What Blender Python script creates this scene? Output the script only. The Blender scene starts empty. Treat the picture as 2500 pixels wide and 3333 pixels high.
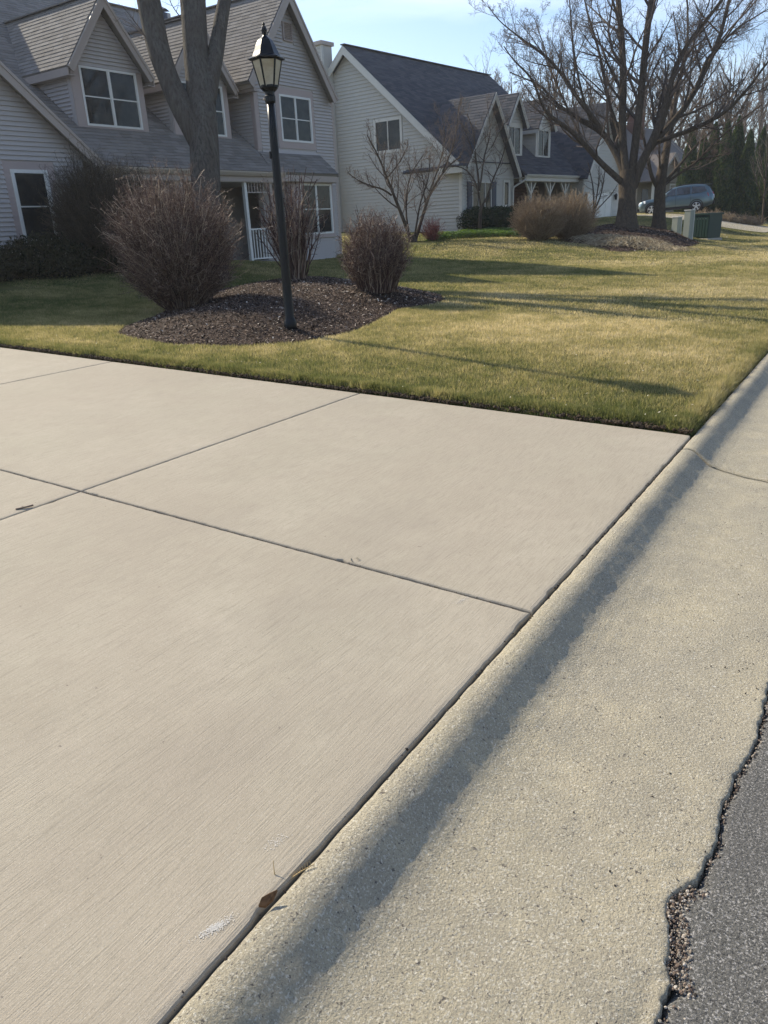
import bpy, math, random
import numpy as np
from mathutils import Vector, Matrix
R = math.radians
rng = np.random.default_rng(7); random.seed(7)
scene = bpy.context.scene; COL = scene.collection

# ------------------------------------------------------------------ camera, light, exposure
F = 2439.6; SW, SH = 2500., 3333.; CAM = np.array([0, 0, 1.5])
def _axes():
    p, ro, yk = 0.36594, -0.04956, 0.58702
    cp, sp, cr, sr = math.cos(p), math.sin(p), math.cos(ro), math.sin(ro)
    r = np.array([1, 0, 0.]); f = np.array([0, cp, -sp]); u = np.array([0, sp, cp])
    r, u = cr*r + sr*u, -sr*r + cr*u
    ca, sa = math.cos(yk), math.sin(yk)
    return [np.array([ca*v[0]-sa*v[1], sa*v[0]+ca*v[1], v[2]]) for v in (r, u, f)]
CR, CU, CF = _axes()
cd = bpy.data.cameras.new('camera'); cam = bpy.data.objects.new('camera', cd); COL.objects.link(cam)
cam.matrix_world = Matrix([[CR[i], CU[i], -CF[i], CAM[i]] for i in range(3)] + [[0, 0, 0, 1]])
cd.sensor_fit = 'VERTICAL'; cd.sensor_height = 32; cd.lens = F/SH*32; cd.clip_end = 2000; cd.clip_start = .05
scene.camera = cam
SUN_EL, SUN_AZ = 33.0, -13.0          # shadows run towards +X turned by this angle
sd = np.array([-math.cos(R(SUN_AZ))*math.cos(R(SUN_EL)), -math.sin(R(SUN_AZ))*math.cos(R(SUN_EL)), math.sin(R(SUN_EL))])
sl = bpy.data.lights.new('sun', 'SUN'); sl.energy = 4.4; sl.angle = R(.55); sl.color = (1, .90, .72)
so = bpy.data.objects.new('sun', sl); COL.objects.link(so)
so.rotation_euler = Vector(sd).to_track_quat('Z', 'Y').to_euler()
W = bpy.data.worlds.new('World'); scene.world = W; W.use_nodes = True
nt = W.node_tree; bg = nt.nodes['Background']
sky = nt.nodes.new('ShaderNodeTexSky'); sky.sky_type = 'NISHITA'; sky.sun_disc = False
sky.sun_elevation = R(SUN_EL); sky.sun_rotation = math.atan2(sd[0], sd[1]); sky.air_density = 1.0; sky.dust_density = .6; sky.ozone_density = 3.0
# thin high cirrus mixed into the sky
tc = nt.nodes.new('ShaderNodeTexCoord'); mp = nt.nodes.new('ShaderNodeMapping'); mp.inputs['Scale'].default_value = (1.6, 1.6, 7)
mp.inputs['Rotation'].default_value = (0, 0, .5)
nz = nt.nodes.new('ShaderNodeTexNoise'); nz.inputs['Scale'].default_value = 1.7; nz.inputs['Detail'].default_value = 7; nz.inputs['Roughness'].default_value = .55
nz.inputs['Distortion'].default_value = .6
rp = nt.nodes.new('ShaderNodeMapRange'); rp.inputs[1].default_value = .46; rp.inputs[2].default_value = .78; rp.inputs[4].default_value = .4
mx = nt.nodes.new('ShaderNodeMix'); mx.data_type = 'RGBA'; mx.inputs[7].default_value = (8.5, 8.9, 9.4, 1)
L = nt.links
L.new(tc.outputs['Generated'], mp.inputs[0]); L.new(mp.outputs[0], nz.inputs['Vector']); L.new(nz.outputs[0], rp.inputs[0])
wb = nt.nodes.new('ShaderNodeMix'); wb.data_type = 'RGBA'; wb.blend_type = 'MULTIPLY'; wb.inputs[0].default_value = 1; wb.inputs[7].default_value = (1.02, .98, 1.0, 1)
L.new(sky.outputs[0], wb.inputs[6]); L.new(rp.outputs[0], mx.inputs[0]); L.new(wb.outputs[2], mx.inputs[6]); L.new(mx.outputs[2], bg.inputs[0])
bg.inputs[1].default_value = .135
vs = scene.view_settings; vs.view_transform = 'Standard'; vs.look = 'None'; vs.gamma = 1; vs.use_curve_mapping = False; vs.exposure = 0.5

# ------------------------------------------------------------------ helpers: places
def sm(t): t = np.clip(t, 0, 1); return t*t*(3-2*t)
def T(x, y):
    """height of the natural ground"""
    x = np.asarray(x, float); y = np.asarray(y, float)
    base = .031*np.clip(-x, -6, 24) - .0036*np.clip(y, -40, 40)
    w = sm((-x-5)/8)
    return base + .5*w*sm((y-21)/9) + .5*w*sm((y-28)/22) + .30*sm((-x-11.5)/4)*sm((21-y)/6)*sm((y-5.5)/3)
def ray(px, py): 
    d = (px-1250)*CR - (py-1666.5)*CU + F*CF; return d/np.linalg.norm(d)
def gp(px, py, dz=0.):
    """where the line of sight through photo pixel (px,py) meets the ground"""
    d = ray(px, py); t = 1.0
    while t < 400:
        P = CAM + t*d
        if P[2] < T(P[0], P[1]) + dz: break
        t += .05
    return CAM + t*d
def at(px, py, depth): d = ray(px, py); return CAM + d*(depth/(d@CF))
def vnoise(x, y, s, seed=0):
    x = np.asarray(x)/s; y = np.asarray(y)/s
    xi = np.floor(x).astype(np.int64); yi = np.floor(y).astype(np.int64); fx = x-xi; fy = y-yi
    fx = fx*fx*(3-2*fx); fy = fy*fy*(3-2*fy)
    def h(a, b):
        n = (a*374761393 + b*668265263 + seed*974634777) & 0x7fffffff
        n = ((n ^ (n >> 13))*1274126177) & 0x7fffffff
        return (n & 0xffff)/65535.
    return (h(xi, yi)*(1-fx)+h(xi+1, yi)*fx)*(1-fy) + (h(xi, yi+1)*(1-fx)+h(xi+1, yi+1)*fx)*fy
def fnoise(x, y, s, seed=0): return .55*vnoise(x, y, s, seed)+.3*vnoise(x, y, s/2.1, seed+1)+.15*vnoise(x, y, s/4.3, seed+2)

# ------------------------------------------------------------------ helpers: materials
def mat(name, col, rough=.8, spec=.3, noise=None, bump=None, metal=0., tint=None, coat=0., trans=0.):
    """noise=(scale, colour2, amount[, stretch])  bump=(scale, strength, distance[, stretch])  tint=(colour2,) mixes by the tint attribute"""
    m = bpy.data.materials.new(name); m.use_nodes = True; n = m.node_tree.nodes; l = m.node_tree.links; b = n['Principled BSDF']
    b.inputs['Base Color'].default_value = (*col, 1); b.inputs['Roughness'].default_value = rough
    b.inputs['Specular IOR Level'].default_value = spec; b.inputs['Metallic'].default_value = metal
    b.inputs['Coat Weight'].default_value = coat; b.inputs['Transmission Weight'].default_value = trans
    tcn = n.new('ShaderNodeTexCoord'); out = None
    def vec(st):
        if st is None: return tcn.outputs['Object']
        mpn = n.new('ShaderNodeMapping'); mpn.inputs['Scale'].default_value = st; mpn.inputs['Rotation'].default_value = (0, 0, R(15) if st is ROT else 0); l.new(tcn.outputs['Object'], mpn.inputs[0]); return mpn.outputs[0]
    if noise:
        for ns in (noise if isinstance(noise, list) else [noise]):
            t = n.new('ShaderNodeTexNoise'); t.inputs['Scale'].default_value = ns[0]; t.inputs['Detail'].default_value = 5; t.inputs['Roughness'].default_value = .65
            l.new(vec(ns[3] if len(ns) > 3 else None), t.inputs['Vector'])
            mr = n.new('ShaderNodeMapRange'); lo, hi = (ns[4] if len(ns) > 4 else (.38, .62)); mr.inputs[1].default_value = lo; mr.inputs[2].default_value = hi; mr.inputs[4].default_value = ns[2]
            l.new(t.outputs[0], mr.inputs[0])
            x = n.new('ShaderNodeMix'); x.data_type = 'RGBA'; x.inputs[7].default_value = (*ns[1], 1)
            if out is None: x.inputs[6].default_value = (*col, 1)
            else: l.new(out, x.inputs[6])
            l.new(mr.outputs[0], x.inputs[0]); out = x.outputs[2]
    if tint:
        a = n.new('ShaderNodeAttribute'); a.attribute_name = 'tint'; oi = n.new('ShaderNodeObjectInfo')
        ad = n.new('ShaderNodeMath'); ad.operation = 'ADD'; fr = n.new('ShaderNodeMath'); fr.operation = 'FRACT'
        l.new(a.outputs['Fac'], ad.inputs[0]); l.new(oi.outputs['Random'], ad.inputs[1]); l.new(ad.outputs[0], fr.inputs[0])
        x = n.new('ShaderNodeMix'); x.data_type = 'RGBA'; x.inputs[7].default_value = (*tint, 1)
        if out is None: x.inputs[6].default_value = (*col, 1)
        else: l.new(out, x.inputs[6])
        l.new(fr.outputs[0], x.inputs[0]); out = x.outputs[2]
    if out is not None: l.new(out, b.inputs['Base Color'])
    if bump:
        prev = None
        for bs in (bump if isinstance(bump, list) else [bump]):
            t = n.new('ShaderNodeTexNoise'); t.inputs['Scale'].default_value = bs[0]; t.inputs['Detail'].default_value = 6; t.inputs['Roughness'].default_value = .6
            l.new(vec(bs[3] if len(bs) > 3 else None), t.inputs['Vector'])
            bn = n.new('ShaderNodeBump'); bn.inputs['Strength'].default_value = bs[1]; bn.inputs['Distance'].default_value = bs[2]
            l.new(t.outputs[0], bn.inputs['Height'])
            if prev: l.new(prev, bn.inputs['Normal'])
            prev = bn.outputs[0]
        l.new(prev, b.inputs['Normal'])
    return m
def ramp_attr(name, cols, rough=.7, spec=.2, attr='tint', bump=None, sub=0.):
    """colour ramp over a per-blade / per-chip attribute"""
    m = mat(name, cols[0], rough, spec, bump=bump); n = m.node_tree.nodes; l = m.node_tree.links; b = n['Principled BSDF']
    a = n.new('ShaderNodeAttribute'); a.attribute_name = attr; r = n.new('ShaderNodeValToRGB')
    e = r.color_ramp.elements
    while len(e) < len(cols): e.new(.5)
    for i, c in enumerate(cols): e[i].position = i/(len(cols)-1); e[i].color = (*c, 1)
    l.new(a.outputs['Fac'], r.inputs[0]); l.new(r.outputs[0], b.inputs['Base Color'])
    return m

# ------------------------------------------------------------------ helpers: meshes
def tag(o, label=None, cat=None, group=None, kind=None):
    if label: o['label'] = label
    if cat: o['category'] = cat
    if group: o['group'] = group
    if kind: o['kind'] = kind
    return o
def link(name, me, m=None, parent=None, smooth=False):
    if m is not None and not len(me.materials): me.materials.append(m)
    if smooth: me.polygons.foreach_set('use_smooth', [True]*len(me.polygons))
    o = bpy.data.objects.new(name, me); COL.objects.link(o)
    if parent is not None: o.parent = parent; o.matrix_parent_inverse = parent.matrix_world.inverted()
    return o
def empty(name, loc=(0, 0, 0)):
    o = bpy.data.objects.new(name, None); o.location = loc; o.empty_display_size = .3; COL.objects.link(o)
    o.matrix_world = Matrix.Translation(Vector(loc)); return o
def npmesh(name, V, Fs, n, tint=None):
    """V (N,3), Fs (M,n) all faces with n corners"""
    me = bpy.data.meshes.new(name); V = np.ascontiguousarray(V, np.float32); Fs = np.ascontiguousarray(Fs, np.int32)
    me.vertices.add(len(V)); me.vertices.foreach_set('co', V.ravel())
    me.loops.add(Fs.size); me.loops.foreach_set('vertex_index', Fs.ravel())
    me.polygons.add(len(Fs)); me.polygons.foreach_set('loop_start', np.arange(0, Fs.size, n, dtype=np.int32))
    me.update(calc_edges=True)
    if tint is not None:
        a = me.attributes.new('tint', 'FLOAT', 'POINT'); a.data.foreach_set('value', np.ascontiguousarray(tint, np.float32))
    return me
class MB:
    def __init__(s): s.v = []; s.f = []; s.t = []
    def add(s, vs, fs, t=0.):
        o = len(s.v); s.v += [tuple(map(float, q)) for q in vs]; s.f += [tuple(i+o for i in q) for q in fs]; s.t += [t]*len(vs); return s
    def hexa(s, a, b, t=0.):
        """a, b: matching rings of n points"""
        n = len(a); fs = [tuple(range(n-1, -1, -1)), tuple(range(n, 2*n))] + [(i, (i+1) % n, n+(i+1) % n, n+i) for i in range(n)]
        return s.add(list(a)+list(b), fs, t)
    def box(s, M, x0, x1, y0, y1, z0, z1, t=0.):
        """M maps local (x,y,z) to world"""
        a = [M(x0, y0, z0), M(x1, y0, z0), M(x1, y1, z0), M(x0, y1, z0)]; b = [M(x0, y0, z1), M(x1, y0, z1), M(x1, y1, z1), M(x0, y1, z1)]
        return s.hexa(a, b, t)
    def beam(s, p, q, w, h, up=(0, 0, 1)):
        p = np.array(p, float); q = np.array(q, float); d = q-p; d /= np.linalg.norm(d); x = np.cross(d, up); x /= np.linalg.norm(x)+1e-9; y = np.cross(x, d)
        c = [(-w/2, -h/2), (w/2, -h/2), (w/2, h/2), (-w/2, h/2)]
        return s.hexa([p+a*x+b*y for a, b in c], [q+a*x+b*y for a, b in c])
    def tube(s, pts, rad, n=8, t=0.):
        pts = np.array(pts, float); rad = np.broadcast_to(rad, (len(pts),)); V = tubes(pts[None], rad[None], n)[0][0] if False else None
        ring = []; up = np.array([.13, .21, .97])
        for i in range(len(pts)):
            d = pts[min(i+1, len(pts)-1)]-pts[max(i-1, 0)]; d /= np.linalg.norm(d)+1e-9
            x = np.cross(d, up); x /= np.linalg.norm(x)+1e-9; y = np.cross(d, x)
            ring.append([pts[i]+rad[i]*(math.cos(2*math.pi*k/n)*x+math.sin(2*math.pi*k/n)*y) for k in range(n)])
        vs = [q for r_ in ring for q in r_]
        fs = [(i*n+k, i*n+(k+1) % n, (i+1)*n+(k+1) % n, (i+1)*n+k) for i in range(len(pts)-1) for k in range(n)]
        fs += [tuple(range(n-1, -1, -1)), tuple(range((len(pts)-1)*n, len(pts)*n))]
        return s.add(vs, fs, t)
    def lathe(s, c, prof, n=16, ax=(0, 0, 1), ph=0.):
        ax = np.array(ax, float); ax /= np.linalg.norm(ax); x = np.cross(ax, (0.3, 1, .1)); x /= np.linalg.norm(x); y = np.cross(ax, x); c = np.array(c, float)
        vs = [c+ax*z+r_*(math.cos(2*math.pi*k/n+ph)*x+math.sin(2*math.pi*k/n+ph)*y) for r_, z in prof for k in range(n)]
        m = len(prof); fs = [(i*n+k, i*n+(k+1) % n, (i+1)*n+(k+1) % n, (i+1)*n+k) for i in range(m-1) for k in range(n)]
        fs += [tuple(range(n-1, -1, -1)), tuple(range((m-1)*n, m*n))]
        return s.add(vs, fs)
    def build(s, name, m, parent=None, smooth=False):
        me = bpy.data.meshes.new(name); me.from_pydata(s.v, [], s.f)
        if any(s.t): a = me.attributes.new('tint', 'FLOAT', 'POINT'); a.data.foreach_set('value', s.t)
        me.update(); return link(name, me, m, parent, smooth)
def tubes(P, Rd, n):
    """P (N,K,3), Rd (N,K) -> verts, quads for N tapered tubes (open ends)"""
    N, K = P.shape[:2]; d = np.gradient(P, axis=1); d /= np.linalg.norm(d, axis=2, keepdims=True)+1e-9
    up = np.array([.31, .17, .93]); x = np.cross(d, up); x /= np.linalg.norm(x, axis=2, keepdims=True)+1e-9; y = np.cross(d, x)
    a = 2*np.pi*np.arange(n)/n
    V = P[:, :, None, :] + Rd[:, :, None, None]*(np.cos(a)[None, None, :, None]*x[:, :, None, :] + np.sin(a)[None, None, :, None]*y[:, :, None, :])
    base = (np.arange(N)*K*n)[:, None, None]; i = np.arange(K-1)[None, :, None]; k = np.arange(n)[None, None, :]; k2 = (k+1) % n
    Q = np.stack([base+i*n+k, base+i*n+k2, base+(i+1)*n+k2, base+(i+1)*n+k], -1).reshape(-1, 4)
    return V.reshape(-1, 3), Q
def tubemesh(name, sets, tint=True):
    """sets: list of (P, R, n)"""
    Vs, Qs, Ts, o = [], [], [], 0
    for P, Rd, n in sets:
        if not len(P): continue
        v, q = tubes(P, Rd, n); Vs.append(v); Qs.append(q+o); Ts.append(np.repeat(rng.random(len(P)), P.shape[1]*n)); o += len(v)
    return npmesh(name, np.concatenate(Vs), np.concatenate(Qs), 4, np.concatenate(Ts) if tint else None)
def grid(name, xs, ys, zf, m, parent=None, tintf=None, smooth=True):
    X, Y = np.meshgrid(xs, ys, indexing='ij'); Z = zf(X, Y); V = np.stack([X, Y, Z], -1).reshape(-1, 3)
    ny = len(ys); i, j = np.meshgrid(np.arange(len(xs)-1), np.arange(ny-1), indexing='ij'); a = (i*ny+j).ravel()
    me = npmesh(name, V, np.stack([a, a+ny, a+ny+1, a+1], -1), 4, tintf(X, Y).ravel() if tintf is not None else None)
    return link(name, me, m, parent, smooth)
def ease(a, b, n, p=1.7):
    t = np.linspace(0, 1, n)**p; return a+(b-a)*t

# ------------------------------------------------------------------ materials
M = {}
ROT = (2.2, .07, 1)
M['slab'] = mat('brushed_concrete', (.435, .39, .295), .85, .2,
    noise=[(1.1, (.52, .46, .36), .7), (3.0, (.37, .32, .245), .45), (.7, (.40, .34, .26), .6), (9, (.41, .355, .27), .35), (130, (.28, .25, .19), .55, None, (.52, .66)), (260, (.62, .57, .48), .6, None, (.54, .68)), (115, (.29, .255, .195), .62, ROT, (.49, .66)), (38, (.12, .10, .09), .7, None, (.69, .72)), (.55, (.30, .26, .21), .35, (1, .5, 1), (.56, .68))],
    bump=[(115, .62, .003, ROT), (240, .45, .003)])
M['kerb'] = mat('weathered_kerb_concrete', (.45, .40, .29), .9, .2,
    noise=[(1.3, (.50, .435, .29), .7), (4.5, (.30, .275, .215), .55), (14, (.36, .32, .24), .5), (140, (.68, .64, .53), .75, None, (.54, .62)), (230, (.21, .185, .145), .75, None, (.52, .64)), (80, (.09, .08, .075), .85, None, (.615, .65)), (26, (.10, .085, .075), .8, None, (.69, .71)), (40, (.78, .75, .66), .7, None, (.68, .70))],
    bump=[(130, 1., .006), (280, .8, .003)])
M['asphalt'] = mat('asphalt', (.155, .150, .134), .9, .3, noise=[(170, (.50, .48, .45), .95, None, (.53, .61)), (120, (.03, .03, .03), .8, None, (.5, .65)), (2, (.12, .115, .11), .4)], bump=[(150, 1., .010), (320, .6, .004)])
M['dirt'] = mat('dark_soil', (.07, .052, .036), .95, .1, noise=(30, (.14, .105, .07), .6), bump=(60, .8, .02))
M['earth'] = mat('lawn_earth', (.075, .088, .030), .95, .1, noise=[(3, (.13, .115, .05), .5), (60, (.05, .06, .02), .6)], bump=(70, .8, .02))
M['siding'] = mat('taupe_siding', (.47, .435, .41), .55, .35, noise=(9, (.50, .465, .44), .5), bump=(120, .12, .002, (1, 1, 3)))
M['surround'] = mat('mauve_trim', (.44, .365, .335), .55, .35, noise=(5, (.44, .35, .32), .4))
M['trim'] = mat('taupe_fascia', (.42, .355, .31), .5, .35, noise=(6, (.46, .395, .35), .4))
M['white'] = mat('white_vinyl', (.78, .77, .72), .35, .45, noise=(6, (.70, .69, .64), .4))
M['siding_b'] = mat('cream_siding', (.50, .49, .44), .55, .35, noise=(7, (.57, .535, .455), .5), bump=(90, .12, .002))
M['white_b'] = mat('cream_white_trim', (.66, .64, .57), .5, .4, noise=(5, (.58, .56, .5), .4))
M['shingle'] = mat('asphalt_shingle', (.215, .198, .18), .95, .15, tint=(.28, .258, .232), noise=(60, (.13, .11, .09), .4), bump=(160, .5, .004))
M['shingle_b'] = mat('charcoal_shingle', (.062, .072, .085), .95, .15, tint=(.115, .115, .125), noise=(40, (.06, .06, .07), .4), bump=(120, .5, .004))
M['gutter'] = mat('gutter_metal', (.46, .39, .32), .35, .5)
M['glass'] = mat('window_glass', (.014, .017, .020), .03, .26, noise=(2.2, (.05, .052, .05), .6))
M['dark'] = mat('dark_interior', (.035, .037, .04), .8, .2)
M['door'] = mat('dark_blue_door', (.03, .04, .06), .4, .5)
M['brick'] = mat('red_brown_brick', (.12, .058, .045), .9, .15, tint=(.19, .09, .065), bump=(60, .4, .004))
M['mortar'] = mat('mortar', (.26, .24, .21), .95, .1)
M['shutter'] = mat('slate_blue_shutter', (.05, .062, .095), .5, .4)
M['curtain'] = mat('pale_curtain', (.55, .53, .48), .9, .1)
M['black'] = mat('black_cast_metal', (.006, .008, .011), .38, .28, noise=(40, (.012, .014, .016), .3), bump=(90, .1, .001))
M['lampglass'] = mat('frosted_lamp_glass', (.62, .56, .40), .35, .5, noise=[(14, (.42, .33, .2), .6), (5, (.72, .7, .6), .5)], trans=.35)
M['bark'] = mat('grey_brown_bark', (.085, .066, .048), .95, .12, noise=[(7, (.14, .11, .078), .6, (1, 1, .18)), (22, (.035, .028, .022), .6, (1, 1, .12))], bump=[(14, 1., .05, (1, 1, .14)), (50, .7, .012, (1, 1, .3))])
M['bark_near'] = mat('furrowed_grey_bark', (.15, .138, .118), .95, .12, noise=[(9, (.23, .21, .18), .6, (1, 1, .10)), (26, (.055, .05, .045), .7, (1, 1, .05), (.46, .62)), (3, (.11, .085, .068), .5, (1, 1, .3))], bump=[(24, 1., .09, (1, 1, .05)), (60, 1., .02, (1, 1, .2))])
M['twig'] = mat('bare_twigs', (.085, .062, .048), .75, .3, tint=(.24, .18, .135))
M['twig_red'] = ramp_attr('reddish_shrub_twigs', [(.060, .032, .027), (.13, .074, .058), (.22, .14, .105), (.56, .45, .34)], .6, .35)
M['twig_tan'] = ramp_attr('tan_shrub_twigs', [(.22, .15, .09), (.34, .25, .16), (.44, .34, .22)], .7, .3)
M['twig_dark'] = ramp_attr('dark_shrub_twigs', [(.05, .038, .03), (.085, .07, .052), (.13, .105, .075)], .8, .2)
M['grass'] = ramp_attr('grass_blades', [(.070, .090, .030), (.150, .172, .066), (.29, .275, .13), (.46, .40, .22), (.70, .61, .42)], .6, .2)
M['grass_shade'] = M['grass']
M['mulch'] = mat('bark_mulch', (.045, .031, .025), .95, .1, noise=(22, (.13, .09, .065), .7), bump=(45, 1., .03))
M['chip'] = ramp_attr('mulch_chips', [(.028, .018, .014), (.075, .048, .036), (.15, .10, .072), (.31, .23, .17), (.66, .58, .48)], .8, .2)
M['hedge'] = ramp_attr('evergreen_leaves', [(.012, .022, .010), (.025, .045, .016), (.045, .07, .022)], .7, .25)
M['arbor'] = ramp_attr('arborvitae_leaves', [(.022, .042, .015), (.05, .085, .024), (.14, .17, .05)], .7, .25)
M['cover'] = ramp_attr('ground_cover_leaves', [(.05, .10, .02), (.09, .16, .03), (.16, .24, .05)], .45, .45)
M['stone'] = mat('pale_stone', (.45, .42, .37), .9, .2, bump=(50, .5, .01))

def translucent(m, f, tintc=(1, 1, 1)):
    n = m.node_tree.nodes; l = m.node_tree.links; b = n['Principled BSDF']; out = n['Material Output']
    t = n.new('ShaderNodeBsdfTranslucent'); ms = n.new('ShaderNodeMixShader'); ms.inputs[0].default_value = f
    src = b.inputs['Base Color'].links[0].from_socket; mu = n.new('ShaderNodeMix'); mu.data_type = 'RGBA'; mu.blend_type = 'MULTIPLY'; mu.inputs[0].default_value = 1; mu.inputs[7].default_value = (*tintc, 1)
    l.new(src, mu.inputs[6]); l.new(mu.outputs[2], t.inputs[0]); l.new(b.outputs[0], ms.inputs[1]); l.new(t.outputs[0], ms.inputs[2]); l.new(ms.outputs[0], out.inputs['Surface'])
translucent(M['grass'], .45, (1.35, 1.28, .95)); translucent(M['arbor'], .3); translucent(M['cover'], .4, (1.3, 1.3, .8))

# ------------------------------------------------------------------ the ground
XJ = -.985                                   # back of the kerb
def slabz(x, y): return .031*(-x) - .0036*y
ROADX = -.13
def kz(x, y):
    """kerb and gutter surface"""
    t = x-XJ; pr = np.interp(t, [0, .012, .04, .065, .085, .105, .125, .145, .165, .18, .20, .225, .26, .32, .42, .85], [-.014, -.002, .004, .003, -.003, -.014, -.0275, -.041, -.0545, -.0635, -.073, -.080, -.086, -.091, -.095, -.092])
    return slabz(-.985, y) + pr
def roadedge(y):
    y = np.asarray(y, float)
    e = np.interp(y, [-3, .5, 1.19, 1.27, 1.31, 1.39, 1.47, 1.53, 1.58, 1.73, 1.84, 2.04, 2.14, 2.3, 2.53, 4, 9], [-.16, -.155, -.160, -.152, -.172, -.182, -.208, -.196, -.166, -.141, -.150, -.146, -.122, -.117, -.120, -.118, -.12])
    return e + .010*(vnoise(y, y*0, .018, 5)-.5) + .006*(vnoise(y, y*0, .05, 6)-.5)
g = grid('ground', np.concatenate([-ease(0, 309, 40, 2.5)[::-1]-1, [0, 4], ease(8, 310, 30, 2.5)]), np.concatenate([-ease(3, 310, 26, 2.5)[::-1], ease(-1, 310, 70, 2.5)]),
         lambda x, y: T(x, y)-.42+.02*np.clip(np.hypot(x, y)-150, 0, 1), M['earth']); tag(g, kind='structure')
ry = np.concatenate([np.linspace(-30, -.5, 40), np.linspace(-.4, 6, 420), np.linspace(6.3, 90, 90)]); rx = np.concatenate([[0, .02, .03, .045, .08, .15], np.linspace(.3, 6.4, 24)])
RX, RY = np.meshgrid(rx, ry, indexing='ij'); re_ = roadedge(RY)+.004*(vnoise(RY, RY*0, .012, 55)-.5)
RXX = re_-.016+RX; RZZ = slabz(-.985, RY)-.099+.018*np.minimum(np.clip(RXX+.1, 0, 9), 3.0)-.018*np.clip(RXX-3.2, 0, 9) - .05*(RX < .01) - .006*(RX < .025)*1. + .003*(fnoise(RXX, RY, .03, 58)-.5)
RZZ -= .009*sm((.050-RX)/.03)*sm((RY-1.22)/.04)*sm((1.62-RY)/.08)*(1+vnoise(RXX, RY, .02, 59))
ii, jj_ = np.meshgrid(np.arange(len(rx)-1), np.arange(len(ry)-1), indexing='ij'); aa = (ii*len(ry)+jj_).ravel()
road = link('road', npmesh('road', np.stack([RXX, RY, RZZ], -1).reshape(-1, 3), np.stack([aa, aa+len(ry), aa+len(ry)+1, aa+1], -1), 4), M['asphalt'], None, True); tag(road, kind='structure')
vg = grid('far_verge', ease(6.25, 60, 12), np.linspace(-40, 90, 40), lambda x, y: slabz(-.985, y)-.06+0*x, M['earth']); tag(vg, kind='structure')
# driveway bed and slabs
dw = MB(); dw.box(lambda a, b, c: (a, b, slabz(a, b)+c), -19.5, XJ-.002, -3.4, 5.50, -.22, -.075)
drive = dw.build('driveway', M['dirt']); tag(drive, kind='structure')
def slab(x0, x1, y0, y1, seed):
    N = 90; loops = []; rr = np.random.default_rng(seed)
    per = [(x0+(x1-x0)*t, y0) for t in np.linspace(0, 1, N, endpoint=False)] + [(x1, y0+(y1-y0)*t) for t in np.linspace(0, 1, N, endpoint=False)] + \
          [(x1+(x0-x1)*t, y1) for t in np.linspace(0, 1, N, endpoint=False)] + [(x0, y1+(y0-y1)*t) for t in np.linspace(0, 1, N, endpoint=False)]
    per = np.array(per); cx, cy = (x0+x1)/2, (y0+y1)/2; n = len(per)
    chip = .0035*rr.random(n) + .010*np.clip(vnoise(np.arange(n), 0*np.arange(n), 4, seed)-.8, 0, 1)*5*rr.random(n)
    for ins, z in [(0, -.12), (0, -.018), (.002, -.008), (.006, -.003), (.018, -.0008), (.05, 0)]:
        q = per.copy(); k = ins + (chip if ins < .02 else chip*.3)
        q[:, 0] = np.clip(q[:, 0], x0+k, x1-k); q[:, 1] = np.clip(q[:, 1], y0+k, y1-k)
        loops.append(np.column_stack([q, slabz(q[:, 0], q[:, 1])+z]))
    V = np.concatenate(loops); fs = [(i*n+k, i*n+(k+1) % n, (i+1)*n+(k+1) % n, (i+1)*n+k) for i in range(5) for k in range(n)]
    fs.append(tuple(range(5*n, 6*n)))
    me = bpy.data.meshes.new('driveway_slab'); me.from_pydata([tuple(v) for v in V], [], fs); me.update()
    o = link('driveway_slab', me, M['slab'], drive); return o
xs = [-.992, -3.83, -7.20, -10.6, -14.0, -17.4]; ys = [-3.3, -.41, 2.53, 5.47]
for i in range(5):
    for j in range(3): slab(xs[i+1]+.0022, xs[i]-.0022, ys[j]+.0045, ys[j+1]-.0045, 10+i*5+j)
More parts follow.
